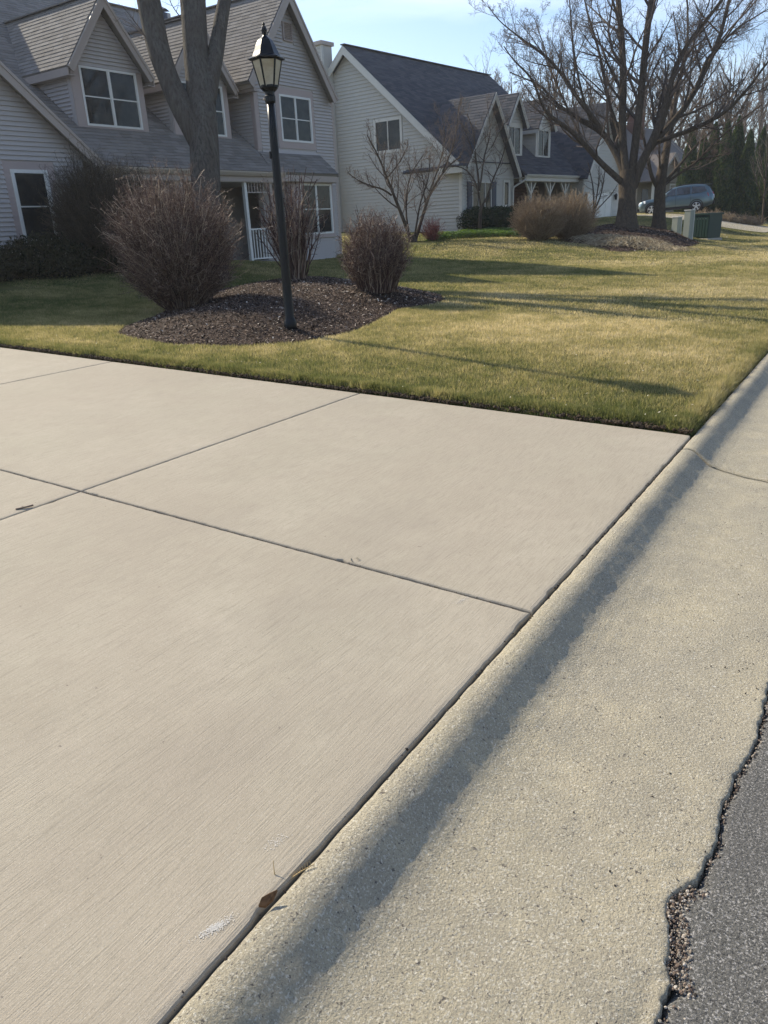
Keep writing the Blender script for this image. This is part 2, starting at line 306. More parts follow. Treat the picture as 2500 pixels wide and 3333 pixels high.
# chipped strip of filler in the cross joint
# kerb
kerbs = empty('kerb', (XJ, 0, 0)); tag(kerbs, kind='structure')
def kerbseg(y0, y1, ny):
    tx = np.concatenate([[0, 0], np.linspace(0, .3, 46)[0:], np.linspace(.315, .62, 24), [.66, .70, .74, .78, .81, .83, .845, .852, .855]])
    yy = np.concatenate([[0], np.linspace(0, 1, ny-2), [1]]); Tt, Yy = np.meshgrid(tx, yy, indexing='ij')
    skew = -.40*Tt                                   # joints run a little askew
    y = y0+(y1-y0)*Yy + skew*np.where(Yy < .5, (1-2*Yy) if y0 > 4 else 0, (2*Yy-1) if y1 < 6 else 0)
    jj = .012*(vnoise(Tt*10, Tt*0, .5, 31)-.5)
    y = y+jj*(np.abs(Yy-.5)*2)**8
    e = roadedge(y)-XJ-.004; x = XJ + np.where(Tt > .3, .3+(Tt-.3)*(e-.3)/(.855-.3), Tt)
    z = kz(x, y)
    z += .0032*(fnoise(x, y, .03, 3)-.5) + .010*(fnoise(x, y, .25, 8)-.5)*sm(Tt/.1)
    edge = np.clip((x-(XJ+e-.014))/.014, 0, 1); z -= .010*edge**3*(.1+1.5*vnoise(x, y, .015, 9))
    z -= .03*np.clip(fnoise(x, y, .05, 19)-.62, 0, 1)*sm((x+.34)/.08)*sm((1.75-y)/.2)*2
    j2 = np.minimum(np.abs(Yy), np.abs(1-Yy))*(y1-y0); z -= .010*np.clip(1-j2/.012, 0, 1)**2
    x = x - .004*vnoise(y, y*0, .05, 12)*(Tt < .02)
    z[0] -= .16; z[-1] -= .06
    z[:, 0] -= .12; z[:, -1] -= .12
    V = np.stack([x, y, z], -1).reshape(-1, 3); i, j = np.meshgrid(np.arange(len(tx)-1), np.arange(ny-1), indexing='ij'); a = (i*ny+j).ravel()
    me = npmesh('kerb_segment', V, np.stack([a, a+ny, a+ny+1, a+1], -1), 4)
    o = link('kerb_segment', me, M['kerb'], kerbs, True); sm__ = ((j > 0) & (j < ny-2) & (i > 0)).ravel(); me.polygons.foreach_set('use_smooth', sm__); return o
kerbseg(-4.0, .02-1.0, 60); MB().box(lambda a, b, c: (a, b, slabz(-.985, b)+c), -1.12, -.02, -4, 58, -.30, -.155).build('kerb_bed', M['dirt'], kerbs)
kerbseg(-.965, 5.108, 620); kerbseg(5.150, 8.2, 140); kerbseg(8.215, 11.3, 60)
y = 11.315
while y < 60: kerbseg(y, y+6, 24); y += 6.015

# ------------------------------------------------------------------ lawn and planting beds
BED = np.array([(-9.17, 7.17), (-8.7, 6.72), (-8.19, 6.55), (-7.29, 6.43), (-6.4, 6.68), (-5.9, 7.25), (-5.82, 8.17), (-6.13, 9.46), (-6.55, 10.55), (-6.42, 11.39), (-6.5, 12.14), (-7.07, 13.0), (-8.23, 13.82), (-9.88, 14.69), (-11.5, 14.51), (-12.1, 13.5), (-11.9, 11.6), (-10.9, 9.9), (-9.75, 8.3)])
def insdist(x, y, poly):
    """signed distance, positive inside"""
    x = np.asarray(x, float); y = np.asarray(y, float); d = np.full(x.shape, 1e9); ins = np.zeros(x.shape, bool); n = len(poly)
    for i in range(n):
        ax, ay = poly[i]; bx, by = poly[(i+1) % n]; t = np.clip(((x-ax)*(bx-ax)+(y-ay)*(by-ay))/((bx-ax)**2+(by-ay)**2), 0, 1)
        d = np.minimum(d, np.hypot(x-ax-t*(bx-ax), y-ay-t*(by-ay)))
        ins ^= ((ay > y) != (by > y)) & (x < (bx-ax)*(y-ay)/(by-ay+1e-12)+ax)
    return np.where(ins, d, -d)
def gpp(px, py): p = gp(px, py); return (p[0], p[1])
OAK = gp(2035, 742, .34)
_o = OAK[:2]
BED2 = np.array([gpp(*q) for q in [(1800, 790), (1900, 800), (1960, 822), (2050, 828), (2160, 818), (2270, 806), (2290, 793), (2250, 776), (2195, 760), (2120, 748), (2030, 739), (1925, 746), (1860, 762)]])
BED3 = np.array([gpp(*q) for q in [(1290, 795), (1380, 788), (1470, 783), (1400, 800), (1300, 806), (1200, 812), (1120, 822), (1100, 812)]])
BED4 = np.array([gpp(*q) for q in [(2270, 742), (2300, 776), (2360, 778), (2500, 768), (2500, 745), (2380, 748)]])
def mound(x, y):
    m = .20*sm(insdist(x, y, BED)/1.5) + .04*sm(insdist(x, y, BED)/.15)
    m2 = insdist(x, y, BED2); c = np.exp(-(((x-_o[0])**2+(y-_o[1])**2)/14.))
    return m + sm(m2/1.2)*(.10+.28*c)
def G0(x, y): return T(x, y)+mound(x, y)
def lawnz(x, y):
    d = np.minimum(-1.0-x, y-5.5)
    return T(x, y) + .036*sm(d/.09) - .05*(1-sm((d+.02)/.04)) + .012*(fnoise(x, y, .5, 4)-.5) + .03*(fnoise(x, y, 2.5, 5)-.5)*sm(d/1.5) - .05*sm(insdist(x, y, BED)/.1)
def dry(x, y):
    """0 lush .. 1 straw"""
    a = fnoise(x, y, 3.2, 21)*.8 + fnoise(x, y, .55, 22)*.55 - .42
    a += .14*sm((x+7)/4)*sm((y-6.2)/1.6) - .14*(1-sm((y-5.6)/.6)) - .08*(1-sm((-1.25-x)/.6)) + .08*sm((y-20)/12)
    return np.clip(a+.30, 0, 1)
lx = np.concatenate([-ease(1.0, 60, 260, 2.2)[::-1], [-.992]]); ly = np.concatenate([[5.49], ease(5.50, 110, 300, 2.0)])
lawn = grid('lawn', lx, ly, lawnz, M['earth'], tintf=lambda x, y: dry(x, y)); tag(lawn, kind='structure')
m = ramp_attr('lawn_thatch', [(.030, .048, .012), (.055, .070, .018), (.095, .095, .030), (.17, .145, .06), (.24, .20, .10)], .95, .1, bump=(90, .9, .02)); lawn.data.materials.clear(); lawn.data.materials.append(m)
lf = grid('lawn_beyond_driveway', -ease(1.0, 60, 40, 1.5)[::-1], np.linspace(-40, -3.42, 40), lambda x, y: T(x, y)+.03, m, tintf=dry); tag(lf, kind='structure')

def bladeset(n, sampler, h, w, lean=.5, dr=None):
    x, y = sampler(n); z = lawnz(x, y); a = rng.random(len(x))*6.283; l = h*(.6+.8*rng.random(len(x)))
    l = l*(.65+.7*fnoise(x, y, .14, 72)); tx = np.cos(a); ty = np.sin(a); b = rng.random(len(x))*6.283; k = lean*l*rng.random(len(x))**.7
    ww = w*(.6+.8*rng.random(len(x)))/2
    p0 = np.stack([x-tx*ww, y-ty*ww, z-.004], -1); p1 = np.stack([x+tx*ww, y+ty*ww, z-.004], -1)
    p2 = np.stack([x+np.cos(b)*k, y+np.sin(b)*k, z+np.sqrt(np.maximum(l*l-k*k, 1e-6))], -1)
    V = np.stack([p0, p1, p2], 1).reshape(-1, 3)
    t = np.clip(dry(x, y)*.85+.42*(rng.random(len(x))-.45)+.45*(fnoise(x, y, .11, 71)-.48), 0, 1)
    return V, np.repeat(t, 3)
def grass(name, sets, label=None):
    V = np.concatenate([s[0] for s in sets]); t = np.concatenate([s[1] for s in sets])
    me = npmesh(name, V, np.arange(len(V)).reshape(-1, 3), 3, t); o = link(name, me, M['grass']); tag(o, label, 'grass', kind='stuff'); return o
def samp(x0, x1, y0, y1, cond=None, p=1.):
    def f(n):
        X = x0+(x1-x0)*rng.random(n); Y = y0+(y1-y0)*rng.random(n)**p
        k = insdist(X, Y, BED) < .03
        k &= (insdist(X, Y, BED2) < .1) & (insdist(X, Y, BED3) < .05) & (X < -1.0) & (Y > 5.5)
        if cond is not None: k &= cond(X, Y)
        return X[k], Y[k]
    return f
infr = lambda X, Y: (X > -1.0-1.9*Y)
grass('lawn_grass', [bladeset(430000, samp(-14, -1, 5.5, 11, infr), .036, .0065, .85), bladeset(60000, samp(-15, -1, 5.53, 5.72), .040, .006, .9), bladeset(42000, samp(-12, -1, 5.5, 5.60, lambda X, Y: fnoise(X, X*0, .34, 91) > .52), .060, .007, .95), bladeset(16000, samp(-1.10, -1.0, 5.5, 18, lambda X, Y: fnoise(Y, Y*0, .3, 92) > .5), .07, .006, .95),
      bladeset(26000, samp(-1.16, -1.0, 5.5, 16), .05, .0055, .9), bladeset(300000, samp(-17.6, -1, 9, 22, infr), .038, .010, .8), bladeset(240000, samp(-21, -1, 20, 60, None, 1.3), .040, .024, .8)],
      'short half dormant lawn of green and straw blades')
# loose bits on the lawn: pale leaves and clippings
mb = MB()
for k in range(420):
    x, y = -1.1-9*rng.random()**1.2, 5.6+12*rng.random()**1.3
    if insdist(np.array([x]), np.array([y]), BED)[0] > -.1: continue
    z = float(lawnz(np.array([x]), np.array([y]))[0])+.03; a, r_ = rng.random()*6.28, .006+.011*rng.random(); c, s = math.cos(a)*r_, math.sin(a)*r_
    mb.add([(x-c, y-s, z), (x+s*.4, y-c*.4, z+.003), (x+c, y+s, z+.006), (x-s*.4, y+c*.4, z+.002)], [(0, 1, 2, 3)], float(rng.random()*.7+.3))
m = ramp_attr('fallen_bits', [(.12, .08, .05), (.45, .38, .26), (.72, .66, .5)]); tag(mb.build('lawn_litter', m), 'scattered pale dry leaf bits lying on the lawn', 'leaf litter', kind='stuff')
# soil clods and torn turf along the driveway edge
mb = MB()
for k in range(3800):
    x = -1.0-8.8*rng.random(); cl = fnoise(np.array([x]), np.array([0.]), .5, 44)[0]
    if rng.random() > sm((cl-.36)/.2)+.35: continue
    y = 5.472+.10*rng.random()**1.5; z = T(x, y)+.006+.02*rng.random(); r_ = .006+.016*rng.random()**2
    mb.lathe((x, y, z), [(r_*.3, -r_*.5), (r_, 0), (r_*.4, r_*.6)], 5, rng.normal(size=3))
tag(mb.build('soil_clods', M['dirt']), 'dark crumbly soil along the edge between lawn and driveway', 'soil', kind='stuff')

# mulch beds
def bedmesh(name, poly, n, label):
    x0, y0 = poly.min(0)-.1; x1, y1 = poly.max(0)+.1
    X, Y = np.meshgrid(np.linspace(x0, x1, n), np.linspace(y0, y1, n), indexing='ij'); d = insdist(X, Y, poly)
    # snap the boundary smoothly under the lawn
    Z = G0(X, Y)+.018*(fnoise(X, Y, .12, 61)-.5)+.03*(fnoise(X, Y, .5, 62)-.5)*(d > .2) - .10*(1-sm((d+.04)/.10)) + .008
    V = np.stack([X, Y, Z], -1).reshape(-1, 3); i, j = np.meshgrid(np.arange(n-1), np.arange(n-1), indexing='ij'); a = (i*n+j).ravel()
    Q = np.stack([a, a+n, a+n+1, a+1], -1); keep = (d.ravel()[Q] > -.12).any(1); Q = Q[keep]
    u, inv = np.unique(Q, return_inverse=True)
    o = link(name, npmesh(name, V[u], inv.reshape(-1, 4), 4), M['mulch'], None, True); tag(o, kind='structure'); return o
def chips(name, poly, n, ln, label, pale=.5, zf=G0):
    x0, y0 = poly.min(0); x1, y1 = poly.max(0)
    x = x0+(x1-x0)*rng.random(n); y = y0+(y1-y0)*rng.random(n); k = insdist(x, y, poly) > -.05; x = x[k]; y = y[k]; n = len(x)
    z = zf(x, y)+.008+.02*rng.random(n); a = rng.random(n)*6.283; l = ln*(.35+rng.random(n)); w = l*(.12+.25*rng.random(n)); e = (rng.random(n)-.5)*1.1; h = .004+.004*rng.random(n)
    u = np.stack([np.cos(a)*np.cos(e), np.sin(a)*np.cos(e), np.sin(e)], -1); v = np.stack([-np.sin(a), np.cos(a), (rng.random(n)-.5)*.8], -1)
    c = np.stack([x, y, z], -1); L_, W_ = (l/2)[:, None], (w/2)[:, None]; H_ = np.stack([0*h, 0*h, h], -1)
    bend = np.stack([0*h, 0*h, (rng.random(n)-.3)*l*.15], -1)
    P = [c-u*L_-v*W_*.6, c-u*L_+v*W_*.6, c-v*W_+H_+bend, c+v*W_+H_+bend, c+u*L_-v*W_*.5, c+u*L_+v*W_*.4]
    V = np.stack(P, 1).reshape(-1, 3); b = (np.arange(n)*6)[:, None]
    Q = np.concatenate([b+np.array([[0, 2, 3, 1]]), b+np.array([[2, 4, 5, 3]])], 0)
    t = np.clip(rng.random(n)**1.9*.72+(rng.random(n) < .085*pale)*.55+.10*(1-sm(insdist(x, y, poly)/.5)), 0, 1)
    o = link(name, npmesh(name, V, Q, 4, np.repeat(t, 6)), M['chip']); tag(o, label, 'mulch', kind='stuff')
bedmesh('planting_bed', BED, 190, '')
chips('mulch_chips', BED, 62000, .05, 'dark brown bark mulch chips covering the mounded bed around the lamp post', .9)
PAT = np.array([(-6.9, 10.6), (-6.6, 12.0), (-7.6, 13.0), (-9.4, 13.9), (-10.6, 13.2), (-9.6, 11.8), (-8.2, 10.9)]); chips('pale_leaf_chips', PAT, 5200, .07, 'paler tan leaf bits and chips along the back of the planting bed', 4.)
bedmesh('oak_bed', BED2, 110, ''); chips('oak_bed_chips', BED2, 16000, .10, 'dark bark mulch heaped around the foot of the big bare tree', .5)
bedmesh('side_bed', BED3, 60, ''); chips('side_bed_chips', BED3, 4000, .08, 'thin brown mulch by the multi stemmed ornamental tree', .5)
bedmesh('far_bed', BED4, 50, ''); chips('far_bed_chips', BED4, 6000, .12, 'rust brown leaf litter beyond the green utility cabinet', 1.)
# pale cut ornamental grass lying on the oak bed
P, Rr = [], []
cc = gp(2050, 806)
for k in range(1500):
    a = rng.random()*6.283; r_ = rng.random()**.5; x = cc[0]+1.9*r_*math.cos(a)+.2*rng.normal(); y = cc[1]+1.3*r_*math.sin(a); z = float(G0(x, y))+.02+.16*(1-r_)
    b = rng.random()*6.283; l = .25+.3*rng.random(); P.append([(x, y, z), (x+math.cos(b)*l*.5, y+math.sin(b)*l*.5, z+.04+.08*rng.random()), (x+math.cos(b)*l, y+math.sin(b)*l, z-.02)]); Rr.append([.006, .006, .003])
o = link('cut_grass_clump', tubemesh('cut_grass_clump', [(np.array(P), np.array(Rr), 3)]), ramp_attr('dry_straw', [(.20, .15, .09), (.42, .34, .22), (.60, .52, .36)])); tag(o, 'flattened clump of pale dry ornamental grass at the front of the oak bed', 'dry grass', kind='stuff')

mb = MB()
for k in range(160):
    x = -.99+.012*rng.normal(); y = .3+4.9*rng.random(); z = slabz(x, y)-.010+.008*rng.random(); r_ = .002+.005*rng.random()**2; mb.lathe((x, y, z), [(r_*.3, -r_*.4), (r_, 0), (r_*.3, r_*.5)], 5, rng.normal(size=3))
for k in range(260):
    x, y = -.55+.42*rng.random()**.6*1., .6+6*rng.random(); x = min(x, float(roadedge(np.array([y]))[0])-.01); z = float(kz(np.array([x]), np.array([y]))[0])+.002; r_ = .0012+.0028*rng.random()**2; mb.lathe((x, y, z), [(r_*.4, -r_*.4), (r_, 0), (r_*.4, r_*.5)], 5, rng.normal(size=3))
tag(mb.build('grit', ramp_attr('grit', [(.05, .04, .035), (.2, .16, .12)])), 'dark grit scattered along the gutter and in the kerb joint', 'grit', kind='stuff')
# small debris lying about
def debris(name, label, cat, px, py, fn, dz=0., mtl=None, zf=None):
    p = gp(px, py, dz); mbx = MB(); fn(mbx, p); tag(mbx.build(name, mtl), label, cat)
def leaf(mbx, p):
    c = np.array(p)+(0.01, 0, .0); a = np.array([.5, .8, .25]); a /= np.linalg.norm(a); b = np.array([-.75, .45, .45])
    pts = [c-a*.024, c-a*.012+b*.009+np.array([0, 0, .004]), c+a*.006+b*.011, c+a*.027+b*.004+np.array([0, 0, .006]), c+a*.011-b*.006, c-a*.010-b*.010]; up = [q+np.array([0, 0, .006]) for q in pts]
    mbx.hexa(pts, up)
debris('dry_leaf', 'curled orange brown dry leaf caught in the kerb joint', 'leaf', 862, 2928, leaf, .012, mat('dry_leaf_orange', (.20, .105, .045), .7, .2, noise=(120, (.07, .035, .018), .8)))
def stalk(mbx, p):
    p = np.array(p); mbx.tube([p, p+(.010, .035, .012), p+(.03, .075, .022), p+(.052, .105, .032)], [.0022, .002, .0017, .001], 5)
    mbx.tube([p+(.0, .03, .0), p+(-.018, .035, .03), p+(-.03, .048, .052)], [.0018, .0014, .0008], 5)
    for k in range(9): q = p+np.array([.018+.0035*k, .05+.006*k, .016+.0018*k]); mbx.tube([q, q+(-.005, .003, .008)], [.0013, .0008], 4)
debris('dry_weed_stalk', 'dry straw coloured weed stalk growing out of the kerb joint beside the curled leaf', 'weed', 885, 2915, stalk, .008, mat('dry_stalk', (.50, .36, .17), .7, .3))
def twigf(mbx, p): p = np.array(p); mbx.tube([p+(-.02, -.03, .008), p+(.004, .01, .010), p+(.022, .052, .012)], [.0055, .005, .006], 6); mbx.tube([p+(.004, .01, .010), p+(-.012, .004, .014)], [.004, .003], 5)
debris('fallen_twig', 'short dark twig lying beside the left driveway joint', 'twig', 75, 1658, twigf, .0, M['twig'])
def pebble(r_):
    def f(mbx, p): mbx.lathe(np.array(p)+(0, 0, r_*.3), [(r_*.4, -r_*.5), (r_, -r_*.1), (r_*.9, r_*.3), (r_*.35, r_*.55)], 7, rng.normal(size=3)*.3+(0, 0, 1))
    return f
dk = mat('dark_pebble', (.03, .026, .03), .6, .4)
for i, (px, py, r_, lb) in enumerate([(1545, 2985, .006, 'dark purple pebble on the gutter near the lower edge of the picture'), (2448, 1556, .009, 'small black pebble on the gutter just below the kerb joint'), (1853, 2833, .005, 'dark seed like pebble in the middle of the gutter')]):
    debris('pebble', lb, 'pebble', px, py, pebble(r_), -.10, dk)
def curl(mbx, p):
    p = np.array(p); mbx.tube([p+(.03*math.cos(a)*.6-.01, .02*math.sin(a), .012+.006*math.sin(2*a)) for a in np.linspace(0, 5.2, 12)], .0018, 5)
debris('curled_weed', 'small curled pale weed stem in the long driveway joint', 'weed', 1160, 1830, curl, .0, mat('pale_weed', (.40, .36, .26), .8, .2))
# gravel in the broken gutter edge
mb = MB(); cols = []
for k in range(1100):
    y = .7+1.9*rng.random(); 
    if k > 380: y = 1.26+.30*rng.random()
    e = float(roadedge(np.array([y]))[0]); wd = .012 if not 1.2 < y < 1.6 else .050
    x = e+(rng.random()-.15)*wd; z = slabz(-.985, y)-.102+.005*rng.random(); r_ = .0015+.0042*rng.random()**2.5
    mb.lathe((x, y, z), [(r_*.4, -r_*.6), (r_, 0), (r_*.45, r_*.6)], 6, rng.normal(size=3))
    mb.t[-18:] = [float(rng.random())]*18
m = ramp_attr('edge_gravel', [(.05, .042, .035), (.17, .12, .09), (.30, .25, .19), (.55, .49, .41)]); tag(mb.build('edge_gravel', m), 'loose gravel in the crumbled gap between gutter and asphalt', 'gravel', kind='stuff')
def scuff(px_, py_, ln, wd, n, label):
    p = gp(px_, py_); mbx = MB(); d_ = np.array([.35, .94]); 
    for q in range(n):
        u, v = rng.normal()*ln, rng.normal()*wd; x = p[0]+d_[0]*u+d_[1]*v; y = p[1]+d_[1]*u-d_[0]*v; z = slabz(x, y)+.0012; r_ = .0005+.0016*rng.random()**2; a = rng.random()*3; c_, s__ = math.cos(a)*r_, math.sin(a)*r_
        mbx.add([(x-c_, y-s__, z), (x+s__*.7, y-c_*.7, z+.0003), (x+c_, y+s__, z), (x-s__*.7, y+c_*.7, z+.0003)], [(0, 1, 2, 3)])
    tag(mbx.build('white_scuff', mat('white_scuff', (.66, .63, .57), .8, .2)), label, 'scuff mark', kind='stuff')
scuff(705, 3045, .020, .006, 900, 'chalky white scuff on the driveway near the lower left kerb joint'); scuff(1503, 1965, .018, .008, 260, 'small white scuff near the corner of the driveway slab joint'); scuff(905, 2770, .02, .008, 160, 'faint white scrape by the kerb joint')
# dirt and fibres packed in the driveway joints
mb = MB()
for k in range(1500):
    if rng.random() < .6: x, y = -1.0-6.*rng.random(), 2.53+.004*rng.normal()
    else: x, y = (-3.83, -7.2)[int(rng.random() < .3)]+.003*rng.normal(), -.2+5.6*rng.random()
    z = slabz(x, y)-.018+.010*rng.random(); a = rng.random()*6.28; l = .003+.007*rng.random()
    mb.beam((x, y, z), (x+l*math.cos(a), y+l*math.sin(a), z+.004*rng.random()), .002, .0018)
tag(mb.build('joint_dirt', mat('joint_dirt', (.11, .085, .06), .95, .1)), 'brown dirt and fibres packed in the driveway joints', 'dirt', kind='stuff')

# ------------------------------------------------------------------ houses: shared builders
class House:
    """local frame: b along the front (away from the camera), o outwards to the street, z absolute"""
    def __init__(s, P, yaw, root):
        s.P = np.array([P[0], P[1], 0.]); t = R(yaw); s.B = np.array([math.sin(t), math.cos(t), 0]); s.O = np.array([math.cos(t), -math.sin(t), 0]); s.root = root; s.n = {}
    def __call__(s, b, o, z): return s.P + s.B*b + s.O*o + np.array([0, 0, z])
    def front(s, o0): return lambda u, d, z: s(u, o0+d, z)         # u = b
    def side(s, b0, sg=-1): return lambda u, d, z: s(b0+sg*d, u, z)   # u = o
    def box(s, name, m, b0, b1, o0, o1, z0, z1, parent=None): return MB().box(s, b0, b1, o0, o1, z0, z1).build(name, m, parent or s.root)
    def beam(s, name, m, p, q, w, h, up=(0, 0, 1)): return MB().beam(s(*p), s(*q), w, h, up).build(name, m, s.root)
def span(poly, z):
    xs = []
    n = len(poly)
    for i in range(n):
        (x0, z0), (x1, z1) = poly[i], poly[(i+1) % n]
        if (z0 <= z < z1) or (z1 <= z < z0): xs.append(x0+(x1-x0)*(z-z0)/(z1-z0))
    return (min(xs), max(xs)) if len(xs) >= 2 else None
def wallface(H, pm, poly, m, th=.12):
    """solid wall behind the boards"""
    a = [pm(u, -.004, z) for u, z in poly]; b = [pm(u, -th, z) for u, z in poly]
    return MB().hexa(b, a).build('wall', m, H.root)
def clap(H, pm, poly, holes=(), e=.1, m=None, cap=300, thick=.036):
    """lapped siding boards, each its own object up to the cap"""
    zs = [p[1] for p in poly]; z = min(zs); rest = getattr(H, 'rest', None)
    while z < max(zs)-.02:
        z1 = min(z+e, max(zs)-.004); s0 = span(poly, z+.004); s1 = span(poly, z1-.004)
        if s0 and s1 is None: s1 = ((s0[0]+s0[1])/2-.01, (s0[0]+s0[1])/2+.01)
        if s0 and s1:
            cuts = sorted((h[0], h[1]) for h in holes if h[2] < (z+z1)/2 < h[3])
            l0, l1 = s0[0], s1[0]; segs = []
            for c in cuts:
                if c[0] > l0+.03: segs.append((l0, c[0], l1, c[0]))
                l0 = l1 = max(l0, c[1])
            if s0[1] > l0+.03: segs.append((l0, s0[1], min(l1, s1[1]-.005), s1[1]))
            for a0, a1, c0, c1 in segs:
                if a1 <= a0 or c1 < c0: continue
                lo = [pm(a0, 0, z), pm(a1, 0, z), pm(a1, thick, z), pm(a0, thick, z)]; hi = [pm(c0, 0, z1), pm(c1, 0, z1), pm(c1, .003, z1), pm(c0, .003, z1)]
                k = H.n.get('board', 0)
                if k < cap: MB().hexa(lo, hi).build('siding_board', m, H.root); H.n['board'] = k+1
                else: H.rest.hexa(lo, hi)
        z += e
def window(H, pm, u0, u1, z0, z1, cols=2, rows=2, fw=.055, m=None, proud=.035, surround=None, sm_=None, sill=False):
    m = m or M['white']; w = MB()
    B_ = lambda a, b, c, d, y0=0., y1=proud: w.box(pm, a, b, y0, y1, c, d)
    B_(u0, u1, z1-fw, z1); B_(u0, u1, z0, z0+fw); B_(u0, u0+fw, z0+fw, z1-fw); B_(u1-fw, u1, z0+fw, z1-fw)
    iw = (u1-u0-2*fw); cw = (iw-.05*(cols-1))/cols
    for c in range(1, cols): a = u0+fw+c*cw+(c-1)*.05; B_(a, a+.05, z0+fw, z1-fw, .0, proud*.9)
    if sill: B_(u0-.04, u1+.04, z0-.035, z0, 0, proud+.03)
    fr = None; zm = (z0+z1)/2 if rows == 2 else None; panes = []
    for c in range(cols):
        a = u0+fw+c*(cw+.05)
        if zm is not None:
            B_(a, a+cw, zm-.014, zm+.014, .0, proud*.7)
            # sash stiles
            for zz0, zz1, dy in ((z0+fw, zm-.014, .008), (zm+.014, z1-fw, .018)):
                w.box(pm, a, a+.022, 0, dy, zz0, zz1); w.box(pm, a+cw-.022, a+cw, 0, dy, zz0, zz1)
                panes.append((a+.022, a+cw-.022, zz0, zz1, dy*.4))
        else: panes.append((a, a+cw, z0+fw, z1-fw, .008))
    fr = w.build('window', m, H.root)
    for a, b, c, d, y in panes: MB().box(pm, a, b, -.012, y, c, d).build('pane', M['glass'], fr)
    if surround:
        l, r, bt, tp = surround; sm__ = sm_ or M['surround']; y = .020
        for q in ((u0-l, u0, z0-bt, z1+tp), (u1, u1+r, z0-bt, z1+tp), (u0, u1, z1, z1+tp), (u0, u1, z0-bt, z0)):
            if q[1]-q[0] > .005 and q[3]-q[2] > .005: MB().box(pm, q[0], q[1], 0, y, q[2], q[3]).build('trim_board', sm__, H.root)
    return fr
def roofslab(H, pts, m, th=.09, name='roof'):
    """pts: 4 local (b,o,z) corners of the upper face"""
    P = [H(*p) for p in pts]; n = np.cross(P[1]-P[0], P[2]-P[0]); n /= np.linalg.norm(n); n *= (1 if n[2] > 0 else -1)
    return MB().hexa([p-n*th for p in P], P).build(name, m, H.root)
def shingle_field(H, e0, e1, r0, r1, m, expo=.145, tab=.32, single=0, name='shingle', joined=None):
    """tabs laid from the eave e0-e1 up to the ridge r0-r1 (local points)"""
    E0, E1, R0, R1 = [H(*p) for p in (e0, e1, r0, r1)]; U = E1-E0; U /= np.linalg.norm(U); n = np.cross(E1-E0, R0-E0); n /= np.linalg.norm(n)
    if n[2] < 0: n = -n
    V_ = np.cross(n, U); V_ *= np.sign(V_[2]); Ht = (R0-E0)@V_
    def lim(v):
        t = v/Ht; a = E0+(R0-E0)*t; b = E1+(R1-E1)*t; return (a-E0)@U, (b-E0)@U
    k = 0; nrow = int(Ht/expo)
    for r in range(nrow):
        v = r*expo; a, b = lim(v+expo*.5); a2, b2 = lim(v); u = a - (r % 2)*tab*.5 - rng.random()*.08
        while u < b:
            w = tab*(.8+.35*rng.random()); c0, c1 = max(u, a), min(u+w-.006, b)
            if c1-c0 > .04:
                hgt = .011+.005*rng.random(); top = .0015
                def q(uu, vv, h): return E0+U*uu+V_*vv+n*(h+.003)
                vt = v+expo*1.12
                lo = [q(c0, v, 0), q(c1, v, 0), q(c1, vt, 0), q(c0, vt, 0)]; hi = [q(c0, v, hgt), q(c1, v, hgt), q(c1, vt, top), q(c0, vt, top)]
                if H.n.get('shingle', 0) < single: MB().hexa(lo, hi).build(name, m, H.root); H.n['shingle'] = H.n.get('shingle', 0)+1
                else: joined.hexa(lo, hi, float(rng.random()))
            u += w
def gutter(H, p, q, m, r=.075, outd=None):
    """half round-ish box gutter between local points"""
    a, b = H(*p), H(*q); d = (b-a)/np.linalg.norm(b-a); o = outd; prof = [(0, 0), (0, -.12), (.07, -.12), (.115, -.03), (.115, 0), (.105, 0), (.062, -.11), (.01, -.11)]
    ra = [a+o*x+np.array([0, 0, z]) for x, z in prof]; rb = [b+o*x+np.array([0, 0, z]) for x, z in prof]
    n = len(prof); mb = MB(); mb.add(ra+rb, [(i, (i+1) % n, n+(i+1) % n, n+i) for i in range(n)]); return mb.build('gutter', m, H.root)

# ------------------------------------------------------------------ first house
r1 = empty('taupe_house', (-16.95, 23.19, .45)); tag(r1, 'taupe clapboard house with steep dormers and brown shingle roof behind the lamp post', 'house')
H = House((-16.95, 23.19), 1.9, r1); H.rest = MB(); SJ = MB(); e = .098
RZ = lambda o: 3.80-.76*o                                   # main roof plane
GZ = .15
